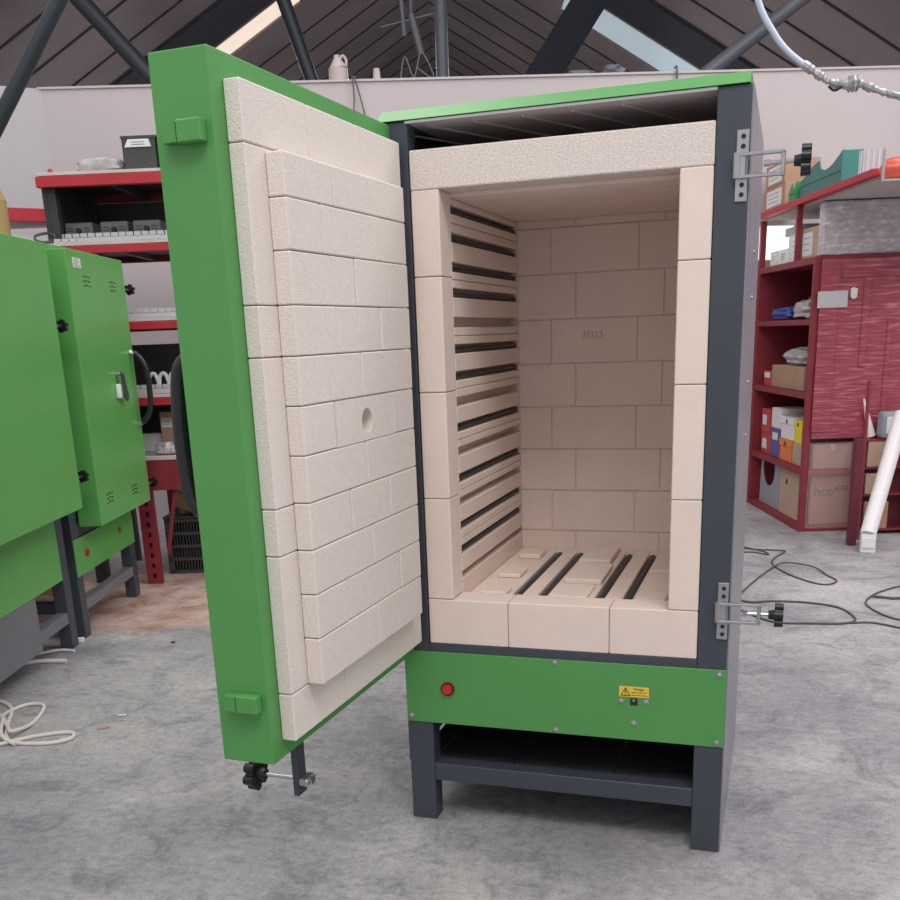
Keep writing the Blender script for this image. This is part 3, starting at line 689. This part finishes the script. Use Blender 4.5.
def simple_box(name, s, t, z, w, d, h, m, label, cat, group=None, rz=0, flaps=False, lab=None, tape=False):
    b = empty(name, RP(s, t, z), ANG+rz, label, cat, group)
    MB().box(0, w, 0, d, 0, h, min(.003, h*.05)).build('carton', m, b)
    if tape: MB().box(w*.45, w*.55, -.001, d+.001, h*.75, h+.001).build('tape', M['tape'], b)
    if flaps: MB().box(.001, w*.5-.001, 0, d, h, h+.002).box(w*.5+.001, w-.001, 0, d, h, h+.002).build('flap', m, b)
    if lab:
        x0, x1, z0, z1, mm = lab; l = MB().box(x0*w, x1*w, -.0015, -.0001, z0*h, z1*h).build('box_label', mm, b)
        o = MB()
        for i in range(3): o.box((x0+.06)*w, (x1-.08-.04*i)*w, -.0022, -.0014, (z1-(i+1)*(z1-z0)*.25)*h, (z1-(i+1)*(z1-z0)*.25)*h+.0025)
        o.build('label_print', M['grey_print'], l)
    return b
simple_box('cardboard_box', -1.505, 5.05, .6367, .14, .16, .20, M['card'], 'upright cardboard box with a white label on the red workbench', 'box', lab=(.05, .5, .62, .85, M['paper']))
simple_box('flat_package', -1.66, 5.12, .6367, .135, .12, .09, M['paper'], 'flat white package beside the cardboard box on the workbench', 'package')
tag(place(MB().tube([(0, 0, .03), (.05, 0, .035), (.11, 0, .03)], .03, seg=16, radf=lambda u: .55+.45*math.sin(math.pi*min(1, max(0, u)))**.4).build('wrapped_bundle', M['patterned'], smooth=True), -1.50, 4.93, .6367), 'black and white patterned bundle on the workbench edge', 'bundle')
# vented crate + paper bag
CR = room_empty('plastic_crate', -1.56, 5.10, 0, 'dark grey vented plastic crate on the floor under the workbench', 'crate')
o = MB(); Wc, Hc, Dc = .40, .29, .30
o.box(0, Wc, .012, Dc, 0, .012); o.box(0, Wc, Dc-.012, Dc, 0, Hc); o.box(0, .012, .012, Dc, 0, Hc); o.box(Wc-.012, Wc, .012, Dc, 0, Hc)
for i in range(5): o.box(0, Wc, 0, .012, i*.0675, i*.0675+.017, .002)
o.box(0, .03, 0, .012, 0, Hc); o.box(Wc-.03, Wc, 0, .012, 0, Hc)
for i in range(22): x = .04+i*.0155; o.box(x, x+.005, .003, .010, .01, Hc-.01)
o.build('crate_body', M['crate'], CR); MB().box(-.004, Wc+.004, -.004, Dc, Hc, Hc+.012, .002).build('rim', M['crate'], CR)
tag(place(MB().blob(0, .13, 0, .13, 0, .15, 9, .12).build('paper_bag', M['bagbrown'], smooth=False), -1.51, 5.13, .3035), 'crumpled brown paper bag on the dark vented crate', 'bag')
# left wall rack
R3 = room_empty('side_rack', -2.50, 5.55, 0, 'rack with one red beam in the left corner of the wall', 'rack')
MB().box(0, .42, 0, .04, 1.80, 1.865, .002, rot=Matrix.Rotation(R(4), 4, 'Y')).build('beam', M['red_rack'], R3)
MB().box(.0, .40, .04, .35, 1.80, 1.83).build('shelf_board', M['board'], R3)
MB().box(.0, .05, .02, .06, 0, 1.80).build('upright', M['red_dark'], R3); MB().box(.36, .40, .05, .09, 0, 1.80).build('upright', M['red_dark'], R3)
MB().box(.0, .42, .0, .36, 1.60, 1.625).build('shelf_board', M['board'], R3)
simple_box('white_box', -2.38, 5.60, 1.6255, .24, .2, .12, M['paper'], 'white box under the red beam in the left corner', 'box')
tag(place(MB().cyl((0, 0, 0), (0, 0, 1.80), .09, seg=28).cyl((0, 0, 1.8), (0, 0, 1.95), .09, .035, seg=28).build('gas_cylinder', M['tan'], smooth=True), -2.10, 4.80, 0), 'tan cylinder standing behind the kiln at the far left edge', 'cylinder')

# ------------------------------------------------------------------ right red rack
RS, RT = 1.894, 5.636
RR = room_empty('wrapped_rack', RS, RT, 0, 'red shelving unit with stretch film over its front, right of the kiln', 'rack')
DRR = 1.07; WRR = .95
for x, y in ((0, 0), (0, DRR-.04), (WRR-.04, 0), (WRR-.04, DRR-.04)): MB().box(x, x+.035, y, y+.035, 0, 1.476 if y == 0 else 1.751, .002).build('upright', M['red_dark'], RR)
for z0, z1 in ((1.440, 1.476), (1.128, 1.158), (.736, .768), (.318, .348), (.0, .035)):
    MB().box(.002, .03, .036, DRR-.041, z0, z1, .002).build('beam', M['red_dark'], RR)
    MB().box(.031, WRR-.036, .036, DRR-.041, z0+.006, z1, .001).build('shelf_board', M['red_dark'], RR)
    MB().box(.036, WRR-.041, .003, .030, z0, z1, .002).build('beam', M['red_dark'], RR)
MB().box(.44, .46, .07, DRR-.06, .349, 1.439).build('back_panel', M['red_dark'], RR)
MB().box(.002, WRR-.05, DRR-.052, DRR-.0405, .04, 1.4455).build('back_panel', M['red_dark'], RR)
MB().box(.036, WRR-.05, .055, .062, .349, 1.439).build('divider_panel', M['post_red'], RR)
fs = MB(); fs.box(.036, WRR, -.012, .002, .52, 1.458, .004); fs.build('film_wrap', M['film_red'], RR)
fb = MB(); fb.box(.03, .13, -.020, -.013, .56, 1.455, .003); fb.box(.14, .95, -.018, -.013, 1.36, 1.40, .003); fb.box(.26, .30, -.02, -.013, .9, 1.36, .003); fb.box(.40, .43, -.02, -.013, .55, 1.14, .003)
fb.build('film_fold', M['film_red'], RR)
MB().box(.033, .40, -.009, -.006, .02, .50).build('clear_film', M['clearfilm'], RR)
MB().box(.016, .175, -.028, -.021, 1.212, 1.297, .002).box(.025, .165, -.030, -.028, 1.222, 1.288).build('label_plate', M['pale_plate'], RR)
MB().blob(.190, .222, -.035, -.013, 1.252, 1.313, 5, .2, 2).build('white_tag', M['paper'], RR)
# overhanging top shelf
MB().box(-.012, .03, -.72, DRR-.05, 1.764, 1.796, .002).build('top_beam', M['red_rack'], RR)
MB().box(.031, WRR, -.70, DRR-.05, 1.752, 1.774, .001).build('top_board', M['board'], RR)
MB().box(.0, .03, .34, .365, 1.477, 1.763).build('upright', M['red_dark'], RR)
MB().box(.031, WRR, -.712, -.68, 1.764, 1.796, .002).build('top_beam', M['red_rack'], RR)
# wrapped pallet goods between shelf and top
tag(place(MB().box(.0, .90, 0, .075, 0, .268, .010, 2).build('wrapped_goods', M['film_grey']), RS+.035, RT+.02, 1.4775), 'block of goods in silvery wrap under the top shelf of the red rack', 'wrapped goods')

def sbox(name, t0, t1, z0, h, m, label, cat, d=.16, s=1.932, group=None, lab=None, inner=None):
    """carton whose face looks at -s; local x runs from far to near"""
    b = empty(name, RP(s, t1, z0), ANG-R(90), label, cat, group); w = t1-t0
    MB().box(0, w, 0, d, 0, h, min(.003, h*.04)).build('carton', m, b)
    if lab:
        x0, x1, a0, a1, mm = lab; l = MB().box(x0*w, x1*w, -.0015, -.0001, a0*h, a1*h).build('box_label', mm, b)
        if inner: 
            o = MB()
            for i in range(3): o.box((x0+.08)*w, (x1-.1-.05*i)*w, -.0024, -.0014, (a1-(i+1)*(a1-a0)*.25)*h, (a1-(i+1)*(a1-a0)*.25)*h+.003)
            o.build('label_print', M['grey_print'], l)
    return b
SH = {1: 1.4770, 2: 1.1590, 3: .7690, 4: .3490, 5: .0355}
# top (z 1.477)
g1 = 'cartons on the upper shelf of the red rack'
sbox('carton', 6.42, 6.58, SH[1], .085, M['paper'], 'small pale carton at the far end of the upper shelf, next to the kiln', 'box', group=g1, lab=(.2, .8, .2, .8, M['white']), inner=1)
sbox('carton', 6.24, 6.41, SH[1], .085, M['white'], 'small pale carton, second from the kiln on the upper shelf', 'box', group=g1, lab=(.2, .8, .2, .8, M['paper']), inner=1)
sbox('carton', 6.02, 6.23, SH[1], .150, M['paper'], 'taller white carton in the middle of the upper shelf', 'box', group=g1, lab=(.3, .8, .2, .9, M['white']), inner=1)
sbox('carton', 5.74, 6.00, SH[1], .160, M['card2'], 'brown carton with a white label nearest the rack corner post', 'box', group=g1, lab=(.08, .7, .1, .85, M['paper']), inner=1)
sbox('flat_carton', 6.05, 6.35, SH[1]+.152, .045, M['binblue'], 'flat grey carton lying on the taller white carton', 'box', s=1.945, group=g1)
# shelf 2
tag(place(MB().blob(0, .16, 0, .38, 0, .075, 11, .12).build('blue_bag', M['blue'], smooth=True), 1.935, 6.20, SH[2]), 'crumpled blue bag on the second shelf of the red rack', 'bag')
tag(place(MB().blob(0, .16, 0, .30, 0, .105, 12, .14).build('white_bag', M['bag'], smooth=True), 1.935, 5.86, SH[2]), 'crumpled white plastic bag on the second shelf near the corner post', 'bag')
tag(place(MB().blob(0, .2, 0, .5, 0, .14, 13, .14).build('red_cloth', M['redcard'], smooth=True), 2.11, 6.05, SH[2]), 'heap of dark red cloth behind the blue bag', 'cloth')
tag(place(MB().cyl((0, 0, 0), (.0, 0, .15), .028, .022, seg=14).build('spray_bottle', M['crate'], smooth=True), 1.97, 5.78, SH[2]), 'dark upright bottle next to the rack corner post', 'bottle')
# shelf 3
bx = sbox('open_carton', 5.82, 6.42, SH[3], .130, M['card'], 'wide open cardboard box full of clear plastic on the third shelf', 'box', d=.3)
tag(place(MB().blob(0, .26, 0, .54, 0, .10, 14, .16).build('plastic_packaging', M['clearbag'], smooth=False), 1.95, 5.85, SH[3]+.131), 'clear crinkled plastic bags heaped in the cardboard box', 'bag')
sbox('small_carton', 6.44, 6.58, SH[3], .09, M['redcard'], 'small red box beside the wide cardboard box', 'box', lab=(.1, .9, .55, .9, M['paper']))
# shelf 4
g4 = 'small boxes on the fourth shelf'
x = sbox('red_box', 6.38, 6.57, SH[4], .125, M['redcard'], 'red box with a white emblem, lower one by the kiln side', 'box', lab=(.15, .6, .25, .75, M['paper']), group=g4)
x = sbox('red_box', 6.40, 6.58, SH[4]+.126, .150, M['redcard'], 'red box with a white emblem, stacked above its twin', 'box', lab=(.15, .6, .35, .75, M['paper']), group=g4)
for zz in (SH[4]+.062, SH[4]+.126+.083):
    pass
sbox('purple_box', 6.20, 6.37, SH[4], .175, M['purple'], 'purple box between the red boxes and the orange one', 'box', group=g4, lab=(.2, .8, .6, .85, M['paper']))
sbox('white_carton', 6.19, 6.37, SH[4]+.176, .12, M['paper'], 'grey white carton standing on the purple box', 'box', group=g4)
def lidded(t0, t1, z0, h, m, label):
    b = sbox('lidded_box', t0, t1, z0, h*.68, m, label, 'box', d=.22, group='lidded cardboard boxes with a finger hole'); w = t1-t0
    MB().box(-.004, w+.004, -.004, .224, h*.685, h, .002).build('lid', m, b)
    MB().cyl((w*.5, -.0045, h*.82), (w*.5, -.0060, h*.82), .014, seg=16).build('finger_hole', M['blackplastic'], b); return b
lidded(5.96, 6.18, SH[4], .128, M['orange'], 'orange lidded box with a round finger hole')
lidded(5.94, 6.175, SH[4]+.1300, .128, M['white'], 'white lidded box stacked over the orange one')
sbox('low_carton', 5.70, 5.94, SH[4], .125, M['card2'], 'brown carton beside the orange box, under the yellow one', 'box', group=g4)
b = sbox('yellow_box', 5.80, 5.925, SH[4]+.126, .128, M['yellowbox'], 'narrow yellow box beside the white lidded box', 'box', group=g4, d=.2)
MB().cyl((.06, -.0003, .105), (.06, -.002, .105), .012, seg=14).build('finger_hole', M['blackplastic'], b)
# floor level
b = empty('magazine_holder', RP(1.935, 6.56, SH[5]), ANG-R(90), 'pale grey card magazine holder with a deep curved cut-out', 'holder')
o = MB(); pts = [(0, 0), (.42, 0), (.42, .30), (.34, .30)]+[(.20+.14*math.cos(w), .24-.12*math.sin(w)) for w in [math.pi*k/10 for k in range(0, 11)]]+[(.05, .34), (.0, .34)]
pts = [(0, 0), (.40, 0), (.40, .28), (.30, .28)]+[(.18+.12*math.cos(math.pi*k/10), .22-.10*math.sin(math.pi*k/10)) for k in range(11)]+[(.055, .31), (.02, .31)]
o.prism(pts, 1, 0, .004); o.prism(pts, 1, .14, .144); o.box(0, .40, .004, .14, 0, .004); o.build('holder_body', M['binblue'], b)
b = sbox('cardboard_box', 5.70, 6.13, SH[5], .275, M['card2'], 'tall cardboard box with a hand hole at the foot of the red rack', 'box', d=.03, s=1.9265)
MB().cyl((.14, -.0002, .20), (.14, -.002, .20), .018, seg=16).build('hand_hole', M['blackplastic'], b)
# boxes seen through the film, front face
b = simple_box('printed_box', 1.960, 5.67, SH[5], .33, .02, .275, M['card'], 'large cardboard box with blue lettering at the front of the red rack', 'box')
text('blue_lettering', 'hco', .075, M['teal'], b, (.075, -.0012, .185), (R(90), 0, 0), xs=1.0)
text('dark_lettering', 'ICD', .040, M['black'], b, (.170, -.0012, .200), (R(90), 0, 0), xs=1.0)
simple_box('taped_carton', 1.930+.03, 5.67, SH[4], .22, .02, .135, M['card2'], 'cardboard carton with shiny tape behind the film above the lettered box', 'box', tape=True)
gR = 'cartons stacked at the right edge of the rack front'
simple_box('stacked_carton', 2.200, 5.50, .375, .125, .08, .135, M['card2'], 'topmost carton on the small red stand under the grey blue tub', 'box', group=gR)
simple_box('stacked_carton', 2.205, 5.50, .031, .13, .08, .15, M['card'], 'lowest carton on the small red stand under the grey blue tub', 'box', group=gR)
simple_box('stacked_carton', 2.200, 5.50, .226, .11, .08, .11, M['card2'], 'middle carton on the small red stand under the grey blue tub', 'box', group=gR)
# stack on top shelf
gT = 'labelled cartons on the top of the red rack'
ZTp = 1.7965
sbox('labelled_carton', 6.25, 6.66, ZTp, .125, M['card'], 'labelled brown carton on the rack top, lower of two', 'box', s=1.90, d=.2, group=gT, lab=(.15, .85, .12, .85, M['paper']), inner=1)
sbox('labelled_carton', 6.27, 6.64, ZTp+.126, .125, M['card'], 'labelled brown carton on the rack top, upper of two', 'box', s=1.90, d=.2, group=gT, lab=(.15, .85, .12, .85, M['paper']), inner=1)
# teal crates
def crate(t0, t1, h, m, label, s=1.915, tilt=0):
    b = empty('open_crate', RP(s, t1, ZTp), ANG-R(90)+R(tilt), label, 'crate', 'plastic crates on the rack top'); w = t1-t0; o = MB(); d = .28
    prof = [(0, 0), (w, 0), (w, h*1.0), (w*.90, h*.86), (w*.75, h*.66), (w*.60, h*.62), (w*.50, h*.72), (w*.46, h), (w*.30, h*.92), (w*.12, h*.72), (0, h*.6)]; d = .10
    o.prism(prof, 1, 0, .006); o.prism(prof, 1, d-.006, d); o.box(0, w, .006, d-.006, 0, .006); o.box(0, .006, .006, d-.006, .006, h*.6); o.box(w-.006, w, .006, d-.006, .006, h*.98)
    o.box(0, w, -.004, 0, h*.40, h*.44)
    o.box(0, w, -.004, 0, 0, h*.05)
    o.build('crate_body', m, b); return b
crate(5.40, 6.02, .155, M['teal'], 'long teal plastic crate with a dipped side on the rack top')
crate(6.05, 6.17, .10, M['greencr'], 'small bright green crate beside the teal crate', s=1.90)
g = room_empty('glass_sheets', 1.94, 5.22, ZTp, 'row of thin upright pale panes beside the teal crate', 'panes')
for i in range(5): MB().box(0, .004, 0, .03, 0, .12, rot=None).build('pane', M['clearbag'], g).location = (.02*i, -.02*i, 0)
tag(place(MB().blob(0, .55, 0, .10, -.055, .060, 21, .06).build('orange_bundle', M['orange_film'], smooth=True), 1.875, 4.79, ZTp-.02), 'orange red film bundle at the end of the rack top', 'bundle')
o = room_empty('metal_bracket', 1.865, 4.76, ZTp-.075, 'thin pale metal frame in front of the orange bundle', 'frame')
MB().box(0, .01, 0, .01, 0, .13).box(.01, .14, 0, .01, 0, .01).build('frame_bar', M['chrome'], o)
# in front of the rack
mb = MB(); mb.box(-.020, .020, -.02, .02, 0, .56, .002)
tag(place(mb.build('steel_post', M['post_red']), 2.045, 5.245, 0), 'short dark red steel post standing before the wrapped rack', 'post')
mb = MB(); mb.box(-.008, .008, -.008, .008, .0, .84, .002); tag(place(mb.build('red_bar', M['red_dark']), 2.130, 5.38, 0), 'tall thin red bar leaning by the dark red post', 'bar').rotation_euler = (R(-4), R(1.5), ANG)
tb = empty('leaning_tube', RP(2.06, 5.06, 0), 0, 'long white tube leaning up to the right at the picture edge', 'tube')
a = RP(2.055, 5.055, .095)-RP(2.06, 5.06, 0); c = RP(2.305, 5.36, .665)-RP(2.06, 5.06, 0)
MB().cyl(a, c, .040, seg=24).build('tube_body', M['tube'], tb, True)
MB().box(-.036, .036, -.03, .03, 0, .10, .006, 2).box(-.03, .03, -.038, -.03, .03, .08).build('foot_bracket', M['white'], tb)
place(tag(MB().cyl((0, 0, 0), (-.055, 0, .205), .026, .004, seg=16).build('white_cone', M['tube'], smooth=True), 'narrow white pointed piece leaning before the red film', 'cone'), 2.245, 5.595, .530)
st = room_empty('side_table', 2.18, 5.50, 0, 'small dark red stand at the right edge holding cartons and a grey blue tub', 'stand')
for z in (.02, .215, .364, .510): MB().box(0, .27, 0, .10, z, z+.01, .001).build('shelf', M['red_dark'], st)
for x in (-.012, .27): MB().box(x, x+.012, 0, .10, 0, .52, .001).build('side', M['red_dark'], st)
MB().box(0, .27, .09, .10, .03, .50).build('back', M['post_red'], st)
b = room_empty('tub', 2.265, 5.50, .5205, 'pale grey blue tub beside the white pointed piece', 'tub')
MB().box(0, .12, 0, .09, 0, .145, .022, 3).build('tub_body', M['binblue'], b); MB().box(.02, .10, -.004, 0, .03, .12, .003).build('tub_face', M['paper'], b)
o = room_empty('crowd_barrier', 2.40, 5.36, 0, 'orange plastic barrier at the right picture edge behind the tube', 'barrier')
for z in (.10, .25): MB().box(0, .3, 0, .03, z, z+.03, .004).build('rail', M['orange'], o)
MB().box(0, .03, .0, .03, 0, .46, .004).box(.27, .30, .0, .03, 0, .46, .004).build('upright', M['orange'], o)

# ------------------------------------------------------------------ things on the partition top
def jug(s, sc, label):
    j = room_empty('plastic_jug', s, TB(s)+.05, ZW+.0125, label, 'jug'); o = MB(); h = .14*sc
    o.cyl((0, 0, 0), (0, 0, h*.5), .058*sc, .056*sc, seg=20); o.cyl((0, 0, h*.5), (-.005, 0, h*.85), .056*sc, .022*sc, seg=20); o.cyl((-.005, 0, h*.85), (-.005, 0, h), .018*sc, seg=16)
    o.build('bottle', M['jug'], j, True)
    MB().tube([(.01*sc, 0, h*.8), (.03*sc, 0, h*.98), (.05*sc, 0, h*.8), (.045*sc, 0, h*.5)], .008*sc).build('handle', M['jug'], j, True)
jug(-.665, 1.0, 'milky plastic jug with a looped handle on top of the partition')
tag(place(MB().cyl((0, 0, 0), (0, 0, .065), .024, .018, seg=16).build('cup', M['jug'], smooth=True), -.44, TB(-.44)+.05, ZW+.0125), 'small clear cup on the partition right of the jug', 'cup')
def loose(name, s, z, m, pts, r, label, cat):
    o = MB(); o.tube([RP(a, TB(a)+b, c) for a, b, c in pts], r); return tag(o.build(name, m, smooth=True), label, cat)
loose('hanging_wire', 0, 0, M['cable_k'], [(-.585, .05, 2.625), (-.58, -.02, 2.62), (-.575, -.024, 2.5), (-.60, -.022, 2.30)], .004, 'left strand of dark wire hanging down the partition wall', 'wire')
loose('hanging_wire', 0, 0, M['cable_k'], [(-.565, .05, 2.625), (-.565, -.02, 2.62), (-.535, -.024, 2.5), (-.49, -.022, 2.30)], .004, 'right strand of dark wire hanging down the partition wall', 'wire')
loose('hook', 0, 0, M['cable_k'], [(1.35, .04, 2.64), (1.35, -.02, 2.63), (1.352, -.024, 2.55)], .006, 'small dark hook over the partition above the kiln lid', 'hook')
loose('wire_tangle', 0, 0, M['steel_l'], [(-.30, .06, 2.62), (-.27, .06, 2.74), (-.22, .06, 2.63), (-.17, .06, 2.76), (-.1, .06, 2.62), (-.2, .06, 2.68)], .004, 'wispy tangle of thin wire on the partition right of the cup', 'wire')
for i, (s, w, h, lb) in enumerate(((.70, .16, .03, 'low grey scrap on the partition left of the dark rafter'), (.92, .12, .06, 'crumpled grey scrap on the partition beneath the dark rafter'))):
    tag(place(MB().blob(0, w, 0, .06, 0, h, 30+i, .25, 2).build('scrap', M['steel_l']), s, TB(s)+.04, ZW+.0125), lb, 'scrap')

# ------------------------------------------------------------------ hose top right
hs = empty('air_hose', RP(1.085, 4.0, 2.234), 0, 'pale blue hose hanging from the roof with a silver wrapped end', 'hose')
O = RP(1.085, 4.0, 2.234)
MB().tube([RP(*p)-O for p in ((.98, 4, 2.75), (1.02, 4, 2.46), (1.085, 4, 2.234), (1.149, 4, 2.125), (1.20, 4, 2.068), (1.262, 4, 2.022))], .011, seg=12).build('hose_tube', M['hose'], hs, True)
rr = random.Random(5); jit = [rr.uniform(.75, 1.4) for _ in range(80)]
MB().tube([RP(*p)-O for p in ((1.255, 4, 2.028), (1.31, 4, 1.992), (1.36, 4, 1.965), (1.41, 4, 1.955), (1.46, 4, 1.957), (1.52, 4, 1.935), (1.60, 4, 1.912), (1.80, 4, 1.87))], .0125, seg=9, sub=8, radf=lambda u: jit[int(u*60)] * (1.7 if .42 < u < .56 else 1)).build('foil_wrap', M['wrap'], hs, False)
MB().tube([RP(*p)-O for p in ((1.345, 3.98, 1.95), (1.365, 3.98, 1.935), (1.39, 3.98, 1.945))], .006).build('tie', M['blackplastic'], hs, True)

# ------------------------------------------------------------------ cables on the floor
def cable(name, pts, r, m, label, z=None):
    o = MB(); o.tube([(x, y, (r if len(p) < 3 else p[2])) for p in pts for x, y in [p[:2]]], r, seg=8, sub=8); return tag(o.build(name, m, smooth=True), label, 'cable')
cable('floor_cable', [(.50, 3.40), (.62, 3.32), (.78, 3.30), (.80, 3.27), (.745, 3.06), (.765, 2.90), (.86, 2.70), (.97, 2.585), (1.03, 2.66), (.99, 2.78), (.93, 2.90, .014), (.80, 2.965, .014), (.73, 2.83), (.66, 2.55), (.61, 2.30)], .0042, M['cable_k'], 'dark cable making the far loop right of the kiln')
cable('floor_cable', [(.56, 2.30), (.66, 2.22), (.76, 2.25), (.90, 2.25), (1.02, 2.19), (1.075, 2.03), (1.03, 1.955), (.90, 1.93), (.78, 1.92), (.70, 1.99), (.62, 2.10)], .0045, M['cable_k'], 'dark cable making the nearer loop by the lower clamp')
cable('floor_cable', [(1.055, 1.965), (1.13, 1.985), (1.20, 1.95), (1.30, 1.88)], .0042, M['cable_k'], 'straight dark cable running off the right picture edge')
cable('floor_cable', [(1.42, 2.05), (1.28, 2.03), (1.19, 2.10), (1.13, 2.27), (1.17, 2.43), (1.25, 2.56), (1.36, 2.68)], .0042, M['cable_k'], 'dark cable in an open arc at the right picture edge')
cable('floor_cable', [(1.16, 2.40), (1.22, 2.385), (1.25, 2.38), (1.34, 2.42)], .006, M['cable_k'], 'short thick dark cord inside the right arc')
cable('floor_cable', [(.54, 3.22), (.64, 3.24), (.72, 3.19), (.70, 3.26), (.60, 3.36), (.53, 3.38)], .004, M['cable_k'], 'tangled dark cord half hidden behind the kiln side')
cable('white_cable', [(-1.995, .52), (-1.765, .46), (-1.645, .40), (-1.545, .27), (-1.445, .16), (-1.325, .165), (-1.265, .215), (-1.295, .262), (-1.375, .22), (-1.445, .14), (-1.505, .07), (-1.645, .03)], .0062, M['cable_w'], 'cream cable forming the long low loop on the left floor')
cable('white_cable', [(-1.945, .40), (-1.745, .38), (-1.625, .33), (-1.515, .235, .018), (-1.465, .20, .020), (-1.475, .30), (-1.545, .44), (-1.615, .44), (-1.625, .35), (-1.565, .27, .016), (-1.475, .165, .019), (-1.405, .14)], .0062, M['cable_w'], 'cream cable forming the upright loop on the left floor')
cable('white_cable', [(-2.25, .74), (-2.10, .82), (-1.99, .92), (-1.93, .99), (-1.86, 1.0)], .0062, M['cable_w'], 'cream cable running under the green kiln at far left')
cable('white_cable', [(-2.1, .70), (-1.99, .745), (-1.91, .84), (-1.80, .875)], .0085, M['cable_w'], 'short flat pale cable end in front of the grey kiln base')
o = MB(); o.box(-.03, .03, -.02, .02, 0, .03, .005, 2); q = o.build('plug_adaptor', M['psu']); q.location = (-1.69, .34, 0.0005); q.rotation_euler = (0, 0, .6); tag(q, 'grey plug adaptor among the cream cables', 'plug')
# small debris
for i, (x, y, w, d, rz, mm, lb) in enumerate(((-1.234, .435, .028, .010, .2, 'paper', 'small white chip on the floor left of the open door'), (-1.225, .325, .04, .008, .8, 'card2', 'thin pale sliver on the floor left of the open door'), (-1.925, 1.125, .028, .022, .5, 'white', 'small white lump on the floor beside the dark kiln legs'), (-1.531, 1.19, .018, .008, .3, 'black', 'tiny dark chip on the floor before the kilns'))):
    o = MB().box(-w/2, w/2, -d/2, d/2, 0, .006 if i != 2 else .018, .002); q = o.build('debris_chip', M[mm]); q.location = (x, y, .0003); q.rotation_euler = (0, 0, rz); tag(q, lb, 'debris')
